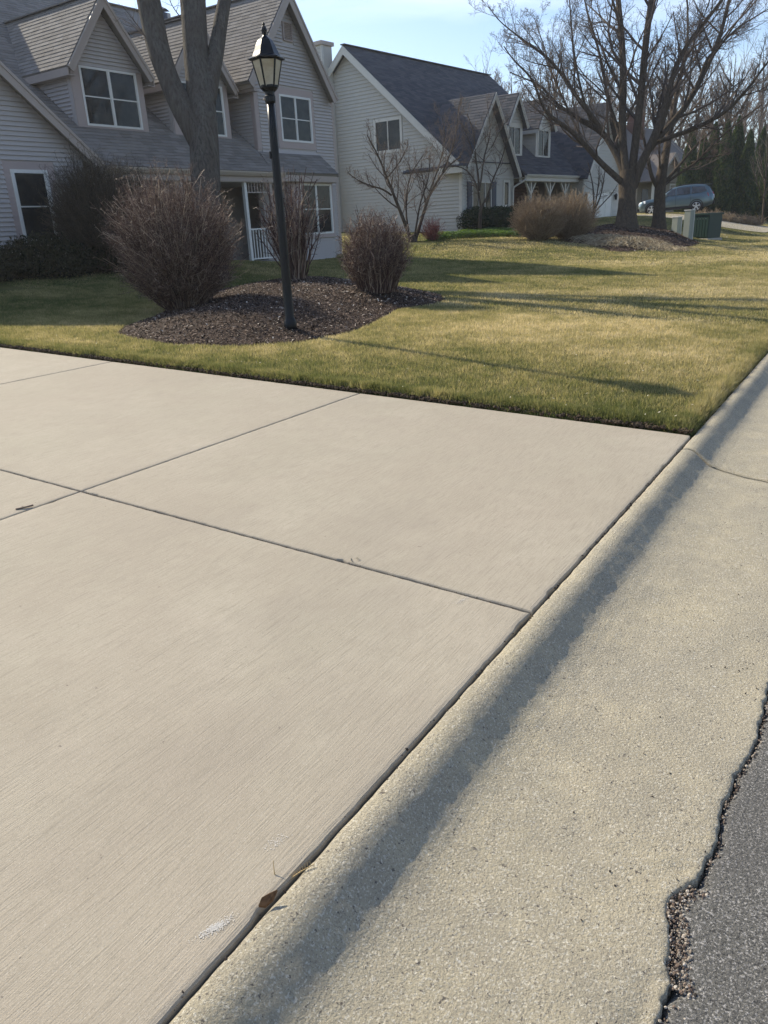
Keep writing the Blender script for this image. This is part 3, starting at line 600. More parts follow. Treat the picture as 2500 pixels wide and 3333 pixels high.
# left wing gable (front at o=.55)
pm = H.front(.55); lw = [(-16.2, GZ), (-10.35, GZ), (-10.35, 3.45), (-13.15, 5.85), (-16.2, 3.3)]
wallface(H, pm, lw, M['siding'])
clap(H, pm, [(-16.2, 1.36), (-10.35, 1.36), (-10.35, 3.45), (-13.15, 5.85), (-16.2, 3.3)], [(-12.40, -11.14, 1.2, 3.2)], e, M['siding'], 88)
MB().box(pm, -16.2, -10.35, 0, .03, GZ, 1.34).build('foundation', M['stone'], r1)
window(H, pm, -12.25, -11.34, 1.48, 3.03, 1, 2, .075, surround=(.16, .19, .10, .17))
def gable(H, peak, el, er, o, depth, m, trim, over=.3, face=.20, th=.10, soff=None):
    """roof of a street-facing gable: peak/el/er=(b,z) of the upper roof edge at the rake, o = rake plane, running back by depth"""
    for ev in (el, er):
        pts = [(ev[0], o, ev[1]), (peak[0], o, peak[1]), (peak[0], o-depth, peak[1]), (ev[0], o-depth, ev[1])]
        roofslab(H, pts, m, th)
        db, dz = peak[0]-ev[0], peak[1]-ev[1]; L_ = math.hypot(db, dz); nb, nz = -dz/L_*np.sign(db), abs(db)/L_
        # rake boards: a deep fascia and a thinner upper strip
        for (t0, t1, y0, y1) in ((.05, face, .0, .03), (.0, .06, .03, .055)):
            a = [H(ev[0]-nb*t0, o+y0, ev[1]-nz*t0), H(ev[0]-nb*t1, o+y0, ev[1]-nz*t1), H(ev[0]-nb*t1, o+y1, ev[1]-nz*t1), H(ev[0]-nb*t0, o+y1, ev[1]-nz*t0)]
            k0, k1 = t0/nz, t1/nz
            b = [H(peak[0], o+y0, peak[1]-k0), H(peak[0], o+y0, peak[1]-k1), H(peak[0], o+y1, peak[1]-k1), H(peak[0], o+y1, peak[1]-k0)]
            MB().hexa(a, b).build('rake_board', trim, H.root)
        # sloping soffit
        a = [H(ev[0]-nb*(th+.01), o, ev[1]-nz*(th+.01)), H(ev[0]-nb*(th+.03), o, ev[1]-nz*(th+.03))]
gable(H, (-13.2, 5.98), (-16.6, 3.1), (-9.95, 3.18), .86, 5.5, M['shingle'], M['trim'], face=.21)
# body of the house (hidden bulk) and right gable wing
main = MB()
main.box(H, -19.4, .30, -12.5, -1.62, GZ, 3.9); main.build('body', M['siding'], r1)
pr = H.front(0.); rg = [(-3.56, 2.4), (.35, 2.4), (.35, 5.25), (-1.82, 8.10), (-3.56, 5.75)]
wallface(H, pr, rg, M['siding'], .2)
wallface(H, pr, [(-3.56, GZ), (.35, GZ), (.35, 2.4), (-3.56, 2.4)], M['siding'], .2)
wh = (-2.62, -.70, 3.95, 5.68)
clap(H, pr, [(-3.40, 3.0), (.22, 3.0), (.22, 5.38), (-1.82, 8.04), (-3.56, 5.72), (-3.56, 4.1)], [(-2.62, -.72, 3.93, 5.70), (-2.02, -1.5, 6.95, 7.52), (-3.8, -3.38, 3.0, 5.5)], e, M['siding'], 170)
clap(H, pr, [(-.62, .5), (.22, .5), (.22, 3.0), (-.62, 3.0)], [], e, M['siding'], 190)
window(H, pr, -2.42, -.87, 4.14, 5.48, 2, 2, .06, surround=(.17, .15, .20, .20))
H.box('corner_board', M['surround'], -3.57, -3.39, 0, .022, 3.85, 5.62); H.box('corner_board', M['trim'], .22, .36, -.02, .022, .3, 5.42)
# louvred gable vent
vt = MB(); vt.box(pr, -1.98, -1.94, 0, .05, 6.99, 7.50); vt.box(pr, -1.58, -1.54, 0, .05, 6.99, 7.50); vt.box(pr, -1.94, -1.58, 0, .05, 7.47, 7.50); vt.box(pr, -1.94, -1.58, 0, .05, 6.99, 7.02)
vo = vt.build('gable_vent', M['surround'], r1)
for k in range(9):
    z = 7.03+.049*k; MB().hexa([pr(-1.94, .004, z+.03), pr(-1.58, .004, z+.03), pr(-1.58, .008, z+.034), pr(-1.94, .008, z+.034)], [pr(-1.94, .040, z), pr(-1.58, .040, z), pr(-1.58, .044, z+.006), pr(-1.94, .044, z+.006)]).build('slat', M['surround'], vo)
gable(H, (-1.90, 8.36), (-4.05, 5.63), (.24, 5.50), .30, 7.0, M['shingle'], M['trim'], face=.24)
# side walls of the right wing
ps = H.side(-3.56); sw = [(0, 3.80), (0, 5.5), (-2.3, 5.5)]
wallface(H, ps, [(0, 3.2), (0, 5.55), (-3, 5.55), (-3, 3.2)], M['siding'])
clap(H, ps, [(-.12, 3.86), (-.12, 5.45), (-2.2, 5.45)], [], e, M['siding'], 212)
H.box('corner_board', M['surround'], -3.582, -3.56, -.12, 0, 3.85, 5.5)
H.box('eave_fascia', M['trim'], -3.80, -3.765, -2.4, .28, 5.42, 5.58); gutter(H, (-3.80, -2.4, 5.60), (-3.80, .26, 5.60), M['gutter'], outd=-H.B)
H.box('soffit', M['trim'], -3.78, -3.58, -2.4, .28, 5.40, 5.42)
MB().hexa([H(.35, 0, .2), H(.35, -9, .2), H(.33, -9, .2), H(.33, 0, .2)], [H(.35, 0, 5.5), H(.35, -9, 5.5), H(.33, -9, 5.5), H(.33, 0, 5.5)]).build('wall', M['siding'], r1)
shingle_field(H, (-4.05, -5.6, 5.64), (-4.05, .30, 5.64), (-1.90, -5.6, 8.37), (-1.90, .30, 8.37), M['shingle'], .135, .33, 300, joined=SJ)
# ridge cap
H.beam('ridge_cap', M['shingle'], (-1.90, .30, 8.38), (-1.90, -6.2, 8.38), .22, .03)
# main roof: lower (street) slope and back slope
roofslab(H, [(-10.2, .86, RZ(.86)), (-3.3, .86, RZ(.86)), (-.3, -6.7, RZ(-6.7)), (-13.5, -6.7, RZ(-6.7))], M['shingle'])
roofslab(H, [(-13.5, -6.7, RZ(-6.7)-.02), (-.3, -6.7, RZ(-6.7)-.02), (.3, -13.2, 3.9), (-19.6, -13.2, 3.9)], M['shingle'])
roofslab(H, [(-19.8, -2.5, 5.0), (-13.5, -6.7, RZ(-6.7)), (-13.3, -6.72, RZ(-6.7)), (-19.6, -13.0, 3.9)], M['shingle'])
shingle_field(H, (-10.1, .88, RZ(.88)+.01), (-3.9, .88, RZ(.88)+.01), (-10.1, -6.6, RZ(-6.6)+.01), (-2.6, -6.6, RZ(-6.6)+.01), M['shingle'], .145, .34, 0, joined=SJ)
H.beam('ridge_cap', M['shingle'], (-13.2, -6.7, RZ(-6.7)+.03), (-.6, -6.7, RZ(-6.7)+.03), .24, .03)
# main wall closing the end towards the second house
wallface(H, H.side(.33, 1), [(0, GZ), (-12.6, GZ), (-12.6, 4.2), (-6.7, 8.75), (-.2, 4.0)], M['siding'])
# hip end of the porch roof and the shed roof over the bay
hp = [(-3.95, .88, RZ(.88)+.004), (-.70, .88, 3.135), (-.57, .02, 3.71), (-3.56, .02, 3.80)]
roofslab(H, hp, M['shingle'], .07, 'bay_roof')
MB().hexa([H(-.70, .87, 3.06), H(-.68, .87, 3.06), H(-.55, 0, 3.06), H(-.57, 0, 3.06)], [H(-.70, .87, 3.12), H(-.68, .87, 3.12), H(-.55, 0, 3.70), H(-.57, 0, 3.70)]).build('roof_end', M['trim'], r1)
shingle_field(H, (-3.95, .89, RZ(.89)+.012), (-.72, .89, 3.145), (-3.6, .04, 3.80), (-.62, .04, 3.725), M['shingle'], .145, .34, 0, joined=SJ)
H.box('flashing', M['white'], -2.72, -.56, .018, .05, 3.695, 3.725)
# gutter, fascia and beam of the porch
H.box('porch_fascia', M['trim'], -9.9, -3.9, .80, .835, 2.86, 3.10); gutter(H, (-9.9, .84, 3.13), (-3.45, .84, 3.13), M['gutter'], outd=H.O)
H.box('porch_beam', M['trim'], -9.9, -3.9, .62, .80, 2.86, 3.05); H.box('porch_ceiling', M['siding'], -10.3, -3.6, -1.5, .8, 2.84, 2.86)
H.box('bay_fascia', M['trim'], -3.9, -.74, .80, .835, 2.90, 3.09); H.box('bay_soffit', M['trim'], -3.9, -.74, .3, .80, 2.88, 2.90)
# recessed porch: back wall with door, slab, posts, railing, spindle frieze
pb = H.front(-1.5); wallface(H, pb, [(-10.3, GZ), (-3.5, GZ), (-3.5, 2.85), (-10.3, 2.85)], M['siding']); clap(H, pb, [(-7.4, .75), (-3.56, .75), (-3.56, 2.84), (-7.4, 2.84)], [(-5.3, -4.2, .5, 2.8)], e, M['siding'], 212)
dr = MB().box(pb, -5.15, -4.35, 0, .045, .62, 2.62).build('door', M['door'], r1); MB().lathe(pb(-4.45, .07, 1.6), [(.01, -.03), (.028, 0), (.02, .03)], 10, H.O).build('handle', M['gutter'], dr)
MB().box(pb, -5.25, -5.15, 0, .05, .62, 2.72).box(pb, -4.35, -4.25, 0, .05, .62, 2.72).box(pb, -5.15, -4.35, 0, .05, 2.62, 2.72).build('door_frame', M['trim'], r1)
H.box('porch_slab', M['stone'], -10.2, -3.62, -1.5, .95, .2, .60); H.box('porch_step', M['stone'], -7.1, -4.1, .95, 1.35, .2, .44)
for b in (-9.7, -7.5, -5.08, -3.98): H.box('porch_post', M['white' if b < -4.5 else 'trim'], b-.05, b+.05, .66, .76, .60, 2.86)
for b0, b1 in ((-5.03, -4.03), (-9.65, -7.55)):
    rl = MB().box(H, b0, b1, .69, .73, 1.52, 1.57).box(H, b0, b1, .69, .73, .68, .72).build('railing', M['white'], r1)
    n = int((b1-b0)/.125)
    for k in range(1, n): b = b0+(b1-b0)*k/n; MB().box(H, b-.016, b+.016, .695, .725, .72, 1.52).build('baluster', M['white'], rl)
    fz = MB().box(H, b0, b1, .69, .73, 2.56, 2.59).build('frieze', M['trim'], r1)
    for k in range(1, n): b = b0+(b1-b0)*k/n; MB().box(H, b-.014, b+.014, .695, .725, 2.59, 2.86).build('spindle', M['trim'], fz)
# bay
wallface(H, H.front(.6), [(-3.0, .3), (-.75, .3), (-.75, 2.9), (-3.0, 2.9)], M['siding'], .6)
pbay = H.front(.6); clap(H, pbay, [(-3.0, .5), (-.90, .5), (-.90, 1.20), (-3.0, 1.20)], [], e, M['siding'], 226)
window(H, pbay, -2.44, -.84, 1.30, 2.86, 2, 2, .06, surround=(.5, .085, .10, .03)); H.box('sill_board', M['trim'], -3.0, -.76, .60, .66, 1.18, 1.215)
cl = MB()
for k in range(27): z = .5+k*.09; cl.box(H, -.762, -.745, .0, .6, z, z+.084)
cl.build('bay_side_boards', M['siding'], r1)
H.box('foundation', M['stone'], -3.5, .33, .0, .05, .05, .48); H.box('foundation', M['stone'], -2.98, -.77, .55, .61, .05, .48)
# dormers
def dormer(H, o, bl, br, zs, ze, pk, win, cap, wz, em=.09):
    pf = H.front(o); mid = (bl+br)/2
    wallface(H, pf, [(bl, zs-.1), (br, zs-.1), (br, ze), (mid, pk-.28), (bl, ze)], M['siding'], .12)
    clap(H, pf, [(bl, ze-.02), (br, ze-.02), (mid, pk-.30)], [], em, M['siding'], cap)
    window(H, pf, win[0], win[1], wz[0], wz[1], 2, 2, .05, surround=(win[0]-bl, br-win[1], wz[0]-zs, ze-wz[1]-.02))
    MB().box(pf, bl-.03, br+.05, 0, .07, zs-.03, zs+.005).build('sill_board', M['white'], H.root)
    back = o-(ze-RZ(o))/.76-.1
    for b0, sg in ((bl, -1), (br, 1)):
        p_ = H.side(b0, sg); wallface(H, p_, [(o-.12, zs-.3), (o-.12, ze), (back, ze), (back, ze-.2)], M['siding'], .08)
        if sg < 0: clap(H, p_, [(o-.13, zs+.0), (o-.13, ze-.04), (back+.02, ze-.04)], [], em, M['siding'], cap+25)
        H.box('corner_board', M['siding'], b0-(.02 if sg < 0 else 0), b0+(.02 if sg > 0 else 0), o-.13, o, zs, ze)
    ew = .22; sl_ = (pk-ze-.05)/((br-bl)/2); d = (pk-RZ(o))/.76+.2
    gable(H, (mid, pk), (bl-ew, ze+.05-ew*sl_*.6), (br+ew, ze+.05-ew*sl_*.6), o+.26, d+.26, M['shingle'], M['trim'], face=.19)
    ze2 = ze+.05-ew*sl_*.6
    H.box('eave_fascia', M['trim'], bl-ew-.0, bl-ew+.03, back, o+.25, ze2-.17, ze2-.02); H.box('soffit', M['trim'], bl-ew, bl, back, o+.25, ze2-.19, ze2-.17)
    H.box('eave_fascia', M['trim'], br+ew-.03, br+ew, back, o+.25, ze2-.17, ze2-.02); H.box('soffit', M['trim'], br, br+ew, back, o+.25, ze2-.19, ze2-.17)
    shingle_field(H, (bl-ew, back-.3, ze2+.01), (bl-ew, o+.26, ze2+.01), (mid, o-d, pk+.01), (mid, o+.26, pk+.01), M['shingle'], .125, .30, 0, joined=SJ)
    H.beam('ridge_cap', M['shingle'], (mid, o+.26, pk+.015), (mid, o-d, pk+.015), .18, .03)
dormer(H, -.45, -9.55, -7.36, 4.10, 5.56, 7.16, (-9.29, -7.55), 244, (4.19, 5.53))
dormer(H, -.45, -6.42, -4.22, 4.10, 5.56, 7.16, (-6.16, -4.42), 262, (4.19, 5.53))
SJ.build('roof_shingles', M['shingle'], r1)['kind'] = 'stuff'
if H.rest.v: H.rest.build('more_siding_boards', M['siding'], r1)['kind'] = 'stuff'
# vent pipe at the left and chimney cap on the ridge
ch = MB().box(H, -1.8, -.7, -7.4, -6.3, 8.0, 8.95).build('chimney', M['siding'], r1)
ch2 = MB(); c0 = H(-1.25, -6.1, 8.72); ch2.lathe(c0+np.array([0, 0, -.5]), [(.16, 0), (.16, .62)], 12); ch2.lathe(c0+np.array([0, 0, .2]), [(.30, .0), (.05, .10)], 4); ch2.build('chimney_cap', M['shutter'], ch)
vp = MB().lathe(H(.9, -3.2, 6.2), [(.09, 0), (.09, 1.05), (.13, 1.06), (.13, 1.1), (.08, 1.12), (.08, 1.18), (.14, 1.2), (.02, 1.3)], 12).build('flue', M['gutter'], r1)
H.box('flue_box', M['siding'], -12.3, -11.9, -2.6, -2.3, 4.5, 6.2)

# ------------------------------------------------------------------ second house
P2 = (-16.73, 32.76); r2 = empty('cream_house', (P2[0], P2[1], .85)); tag(r2, 'cream clapboard house with tall dark roof, Y braced porch posts and white garage door', 'house')
H2 = House(P2, 6.4, r2); H2.rest = MB(); H2.n['board'] = 0; SK = MB(); RZ2 = lambda o: 3.98-.85*o; cr, wh = M['siding_b'], M['white_b']
G2 = .55; e2 = .152
sd_ = H2.side(0); body = [(0, G2), (0, 3.62), (-6.35, 9.16), (-12.7, 3.75), (-12.7, G2)]
wallface(H2, sd_, body, cr)
clap(H2, sd_, [(-.14, .86), (-.14, 3.7), (-6.35, 9.10), (-12.4, 3.9), (-12.4, .86)], [(-4.98, -3.22, 4.62, 6.14)], e2, cr, 300, .036)
window(H2, sd_, -4.95, -3.25, 4.64, 6.12, 2, 1, .13, wh, .045)
H2.box('corner_board', wh, -.03, 0, -.14, .02, .8, 3.7); H2.box('corner_board', wh, -.03, .16, .0, .03, .8, 3.6)
MB().hexa([H2(0, -12.7, G2), H2(12.5, -12.7, G2), H2(12.5, -12.6, G2), H2(0, -12.6, G2)], [H2(0, -12.7, 3.75), H2(12.5, -12.7, 3.75), H2(12.5, -12.6, 3.75), H2(0, -12.6, 3.75)]).build('wall', cr, r2)
wallface(H2, H2.side(12.4, 1), body, cr)
# main roof
roofslab(H2, [(-.32, .02, RZ2(.02)), (12.6, .02, RZ2(.02)), (12.6, -6.35, RZ2(-6.35)), (-.32, -6.35, RZ2(-6.35))], M['shingle_b'], .12)
roofslab(H2, [(-.32, -6.35, RZ2(-6.35)-.01), (12.6, -6.35, RZ2(-6.35)-.01), (12.6, -12.9, 3.84), (-.32, -12.9, 3.84)], M['shingle_b'], .12)
for a, b in (((.06, RZ2(.06)), (-6.35, RZ2(-6.35))), ((-12.9, 3.84), (-6.35, RZ2(-6.35)-.01))):
    for t0, t1, y0, y1 in ((.10, .38, -.02, .03), (.02, .11, -.03, .05)):
        MB().hexa([H2(-.34+y0, a[0], a[1]-t0), H2(-.34+y1, a[0], a[1]-t0), H2(-.34+y1, a[0], a[1]-t1), H2(-.34+y0, a[0], a[1]-t1)], [H2(-.34+y0, b[0], b[1]-t0), H2(-.34+y1, b[0], b[1]-t0), H2(-.34+y1, b[0], b[1]-t1), H2(-.34+y0, b[0], b[1]-t1)]).build('rake_board', wh, r2)
shingle_field(H2, (-.34, .06, RZ2(.06)+.01), (12.6, .06, RZ2(.06)+.01), (-.34, -6.3, RZ2(-6.3)+.01), (12.6, -6.3, RZ2(-6.3)+.01), M['shingle_b'], .16, .42, 0, joined=SK)
H2.beam('ridge_cap', M['shingle_b'], (-.34, -6.35, RZ2(-6.35)+.03), (12.6, -6.35, RZ2(-6.35)+.03), .26, .04)
# eave return at the corner
H2.box('eave_return', wh, -.42, -.03, -.95, .30, 3.48, 3.74); MB().hexa([H2(-.46, -1.0, 3.745), H2(.0, -1.0, 3.745), H2(.0, .34, 3.745), H2(-.46, .34, 3.745)], [H2(-.46, -.95, 3.76), H2(-.02, -.7, 4.0), H2(-.02, .0, 4.0), H2(-.46, .3, 3.77)]).build('return_roof', M['shingle_b'], r2)
# front gable wing
pf = H2.front(0.); gb = [(0, G2), (4.6, G2), (4.6, 3.45), (2.3, 6.55), (0, 3.6)]
wallface(H2, pf, gb, cr); clap(H2, pf, [(.16, .86), (4.5, .86), (4.5, 3.5), (2.3, 6.5), (.0, 3.6)], [(.36, 2.86, 1.50, 3.2), (3.5, 4.2, 1.95, 3.3)], e2, cr, 300, .036)
window(H2, pf, .80, 2.48, 1.56, 3.14, 3, 1, .06, wh, .04, sill=True)
for b0 in (.38, 2.50):
    sh = MB().box(pf, b0, b0+.38, .0, .05, 1.56, 3.14).build('shutter', M['shutter'], r2)
    for k in range(14): MB().box(pf, b0+.05, b0+.33, .05, .062, 1.64+k*.104, 1.72+k*.104).build('slat', M['shutter'], sh)
window(H2, pf, 3.55, 4.15, 2.02, 3.22, 1, 1, .10, wh, .045)
ov = MB(); hexp = lambda s, zs: [(2.18+.25*s*math.cos(a), 4.97+.40*s*math.sin(a)) for a in (math.pi*(.5+i/3) for i in range(6))]
ov.hexa([pf(u, .02, z) for u, z in hexp(1, 1)], [pf(u, .06, z) for u, z in hexp(1, 1)]); ovo = ov.build('gable_vent', wh, r2)
for k in range(7): MB().box(pf, 2.02, 2.34, .06, .075, 4.70+.08*k, 4.74+.08*k).build('slat', M['trim'], ovo)
gable(H2, (2.27, 6.80), (-.10, 3.70), (4.72, 3.38), .34, 3.6, M['shingle_b'], wh, face=.16, th=.09)
shingle_field(H2, (-.10, -3.1, 3.715), (-.10, .34, 3.715), (2.27, -3.2, 6.815), (2.27, .34, 6.815), M['shingle_b'], .16, .42, 0, joined=SK)
MB().tube([H2(4.70, .62, 3.40), H2(4.72, .60, 3.22), H2(4.42, .12, 2.92), H2(4.40, .08, 2.7), H2(4.40, .08, .95)], .045, 8).build('downspout', wh, r2)
# wing side wall towards the porch and porch back wall
wallface(H2, H2.side(4.6, 1), [(0, G2), (0, 3.5), (-2.2, 3.5), (-2.2, G2)], cr)
pbk = H2.front(-1.9); wallface(H2, pbk, [(4.6, G2), (10.6, G2), (10.6, 3.5), (4.6, 3.5)], M['mortar'])
bm = None
for r_ in range(30):
    z = 1.0+r_*.075
    for c in range(10):
        b0 = 7.75+c*.215-(r_ % 2)*.107
        if b0 < 7.7 or b0+.2 > 9.35: continue
        if H2.n.get('brick', 0) < 230 or True:
            lo = (pbk(b0, .0, z), pbk(b0+.203, .0, z), pbk(b0+.203, .018, z), pbk(b0, .018, z)); hi = tuple(p+np.array([0, 0, .064]) for p in lo)
            MB().hexa(list(lo), list(hi)).build('brick', M['brick'], r2); H2.n['brick'] = H2.n.get('brick', 0)+1
window(H2, pbk, 9.45, 9.8, 1.0, 3.0, 1, 1, .05, wh, .05)
d2 = MB().box(pbk, 9.9, 10.5, 0, .05, .95, 3.0).build('door', M['door'], r2); MB().lathe(pbk(9.97, .08, 2.0), [(.01, -.03), (.03, 0), (.02, .03)], 8, H2.O).build('handle', M['gutter'], d2)
MB().box(pbk, 9.38, 9.45, 0, .06, .95, 3.1).box(pbk, 10.5, 10.57, 0, .06, .95, 3.1).box(pbk, 9.45, 10.5, 0, .06, 3.0, 3.1).build('door_frame', wh, r2)
H2.box('porch_slab', M['stone'], 4.6, 10.6, -1.9, .65, .7, .98); H2.box('porch_ceiling', cr, 4.6, 10.6, -1.9, .5, 3.30, 3.33)
roofslab(H2, [(4.72, .62, RZ2(.62)), (10.75, .62, RZ2(.62)), (10.75, -.4, RZ2(-.4)), (4.72, -.4, RZ2(-.4))], M['shingle_b'], .08, 'porch_roof')
shingle_field(H2, (4.75, .62, RZ2(.62)+.012), (10.75, .62, RZ2(.62)+.012), (4.75, .06, RZ2(.06)+.012), (10.75, .06, RZ2(.06)+.012), M['shingle_b'], .16, .42, 0, joined=SK)
H2.box('porch_fascia', wh, 4.72, 10.7, .53, .57, 3.16, 3.42); gutter(H2, (4.72, .57, 3.46), (10.72, .57, 3.46), wh, outd=H2.O); H2.box('porch_beam', wh, 4.72, 10.7, .22, .38, 3.14, 3.30)
for b in (5.72, 7.75, 9.48):
    pst = H2.box('porch_post', wh, b-.06, b+.06, .24, .36, .98, 3.14)
    for s_ in (-1, 1): MB().beam(H2(b, .30, 2.55), H2(b+s_*.50, .30, 3.14), .09, .09).build('brace', wh, pst)
# siding wall beside the garage, garage wing
p0 = H2.front(0.02); wallface(H2, p0, [(9.85, G2), (10.66, G2), (10.66, 3.3), (9.85, 3.3)], cr); clap(H2, p0, [(9.85, .9), (10.66, .9), (10.66, 3.28), (9.85, 3.28)], [], e2, cr, 300, .036)
gs = H2.side(10.66); wallface(H2, gs, [(.8, G2), (.8, 3.4), (-1, 3.4), (-1, G2)], cr); clap(H2, gs, [(.02, .9), (.78, .9), (.78, 3.4), (.02, 3.4)], [], e2, cr, 300, .036)
pg = H2.front(.8); wallface(H2, pg, [(10.66, G2), (15.66, G2), (15.66, 3.4), (13.16, 6.95), (10.66, 3.4)], cr)
clap(H2, pg, [(10.72, .98), (15.6, .98), (15.6, 3.4), (13.16, 6.9), (10.72, 3.4)], [(10.98, 14.52, .5, 2.70)], e2, cr, 300, .036)
gd = MB().hexa([pg(u, .012, z) for u, z in [(11.05, .9), (14.45, .9), (14.45, 2.45), (14.2, 2.62), (11.3, 2.62), (11.05, 2.45)]], [pg(u, .03, z) for u, z in [(11.05, .9), (14.45, .9), (14.45, 2.45), (14.2, 2.62), (11.3, 2.62), (11.05, 2.45)]]).build('garage_door', M['white'], r2)
for r_ in range(4):
    for c in range(4): MB().box(pg, 11.13+c*.83, 11.88+c*.83, .03, .042, .95+r_*.40, 1.29+r_*.40).build('panel', M['white'], gd)
MB().box(pg, 10.97, 11.05, 0, .05, .9, 2.72).box(pg, 14.45, 14.53, 0, .05, .9, 2.72).box(pg, 11.05, 14.45, 0, .05, 2.63, 2.72).build('door_frame', wh, r2)
gable(H2, (13.16, 7.18), (10.45, 3.32), (15.87, 3.32), 1.12, 7.0, M['shingle_b'], wh, face=.2, th=.09)
shingle_field(H2, (10.45, -4.6, 3.335), (10.45, 1.12, 3.335), (13.16, -4.6, 7.195), (13.16, 1.12, 7.195), M['shingle'], .16, .42, 0, joined=SK)
for b in (10.84, 14.86):
    ln = MB(); c = pg(b, .12, 2.38); ln.lathe(c, [(.03, -.16), (.075, -.13), (.085, .06), (.11, .08), (.05, .15), (.015, .2)], 6); ln.box(pg, b-.03, b+.03, 0, .09, 2.40, 2.46); ln.build('wall_lantern', M['black'], r2)
def dormer2(bl, br, o=-.5, zs=4.22, ze=5.86, pk=7.14):
    p_ = H2.front(o); mid = (bl+br)/2; wallface(H2, p_, [(bl, zs-.1), (br, zs-.1), (br, ze), (mid, pk-.2), (bl, ze)], cr)
    clap(H2, p_, [(bl, ze), (br, ze), (mid, pk-.22)], [], e2, cr, 300, .036)
    window(H2, p_, bl+.16, br-.16, zs+.16, ze-.12, 2, 1, .10, wh, .04, surround=(.16, .16, .16, .12), sm_=wh)
    cu = MB(); cu.hexa([p_(bl+.30, -.03, zs+.3), p_(bl+.62, -.03, zs+.3), p_(mid-.03, -.03, ze-.25), p_(bl+.28, -.03, ze-.25)], [p_(bl+.30, -.02, zs+.3), p_(bl+.62, -.02, zs+.3), p_(mid-.03, -.02, ze-.25), p_(bl+.28, -.02, ze-.25)]); cu.build('curtain', M['curtain'], r2)
    back = o-(ze-RZ2(o))/.85-.1
    for b0, sg in ((bl, -1), (br, 1)):
        q_ = H2.side(b0, sg); wallface(H2, q_, [(o-.12, zs-.3), (o-.12, ze), (back, ze), (back, ze-.2)], cr, .08)
        if sg < 0: clap(H2, q_, [(o-.02, zs), (o-.02, ze-.02), (back+.02, ze-.02)], [], e2, cr, 300, .036)
    ew = .2; d = (pk-RZ2(o))/.85; sl_ = (pk-ze-.04)/((br-bl)/2); z2 = ze+.04-ew*sl_*.7
    gable(H2, (mid, pk), (bl-ew, z2), (br+ew, z2), o+.25, d+.25, M['shingle_b'], wh, face=.15, th=.08)
    H2.box('eave_fascia', wh, bl-ew, bl-ew+.03, back, o+.24, z2-.19, z2-.02)
    shingle_field(H2, (bl-ew, back, z2+.012), (bl-ew, o+.25, z2+.012), (mid, o-d, pk+.012), (mid, o+.25, pk+.012), M['shingle'], .15, .4, 0, joined=SK)
dormer2(7.62, 9.22); dormer2(4.62, 6.22)
SK.build('roof_shingles', M['shingle_b'], r2)['kind'] = 'stuff'
if H2.rest.v: H2.rest.build('more_siding_boards', cr, r2)['kind'] = 'stuff'
ch = H2.box('chimney', cr, -.75, -.04, -8.65, -7.3, .6, 9.5); H2.box('chimney_cap', M['trim'], -.84, .05, -8.74, -7.21, 9.5, 9.66, ch)
for b, o in ((-.77, -7.32), (-.77, -8.63)): H2.box('corner_board', wh, b, b+.14, o-.02, o+.03, 3, 9.5, ch)
for k in range(20):
    MB().hexa([H2(-.75, -8.6, 6.5+.15*k), H2(-.75, -7.34, 6.5+.15*k), H2(-.772, -7.34, 6.5+.15*k), H2(-.772, -8.6, 6.5+.15*k)], [H2(-.75, -8.6, 6.648+.15*k), H2(-.75, -7.34, 6.648+.15*k), H2(-.753, -7.34, 6.648+.15*k), H2(-.753, -8.6, 6.648+.15*k)]).build('siding_board', cr, ch)
mt = MB().box(H2, -.10, -.03, -1.62, -1.36, 1.02, 1.34).lathe(H2(-.13, -1.49, 1.25), [(.07, -.05), (.07, .05)], 10, H2.B).tube([H2(-.07, -1.44, 1.02), H2(-.07, -1.44, .8)], .02, 6).build('gas_meter', M['shutter'], r2)

# ------------------------------------------------------------------ houses further off
tan = mat('tan_wood_siding', (.33, .27, .20), .7, .2, noise=(8, (.38, .31, .23), .5)); rf3 = mat('brown_far_shingle', (.15, .135, .125), .95, .1, noise=(9, (.20, .175, .155), .7), bump=(30, .5, .02))
def farhouse(name, label, P, yaw, L_, Dp, eave, ridge, wm, rm, gab=None):
    z0 = float(T(P[0], P[1]))-.3; r_ = empty(name, (P[0], P[1], z0)); tag(r_, label, 'house'); h = House(P, yaw, r_); h.rest = MB(); 
    wallface(h, h.front(0), [(0, z0), (L_, z0), (L_, eave), (0, eave)], wm, .2); wallface(h, h.side(0), [(0, z0), (0, eave), (-Dp/2, ridge), (-Dp, eave), (-Dp, z0)], wm, .2)
    wallface(h, h.side(L_, 1), [(0, z0), (0, eave), (-Dp/2, ridge), (-Dp, eave), (-Dp, z0)], wm, .2); wallface(h, h.front(-Dp), [(0, z0), (L_, z0), (L_, eave), (0, eave)], wm, .2)
    for a, b in ((.5, -Dp/2), (-Dp-.5, -Dp/2)):
        za = eave-.5*(ridge-eave)/(Dp/2); roofslab(h, [(-.5, a, za), (L_+.5, a, za), (L_+.5, b, ridge), (-.5, b, ridge)], rm, .15)
    bs = MB()
    for k in range(int((ridge-z0)/.2)):
        z = z0+.2*k; sp = span([(0, z0), (0, eave), (-Dp/2, ridge), (-Dp, eave), (-Dp, z0)], z+.05)
        if sp: bs.hexa([h(0, sp[0], z), h(0, sp[1], z), h(-.03, sp[1], z), h(-.03, sp[0], z)], [h(0, sp[0], z+.19), h(0, sp[1], z+.19), h(-.004, sp[1], z+.19), h(-.004, sp[0], z+.19)])
        if z < eave-.2: bs.hexa([h(0, 0, z), h(L_, 0, z), h(L_, .03, z), h(0, .03, z)], [h(0, 0, z+.19), h(L_, 0, z+.19), h(L_, .004, z+.19), h(0, .004, z+.19)])
    bs.build('siding_boards', wm, r_)['kind'] = 'stuff'
    return h
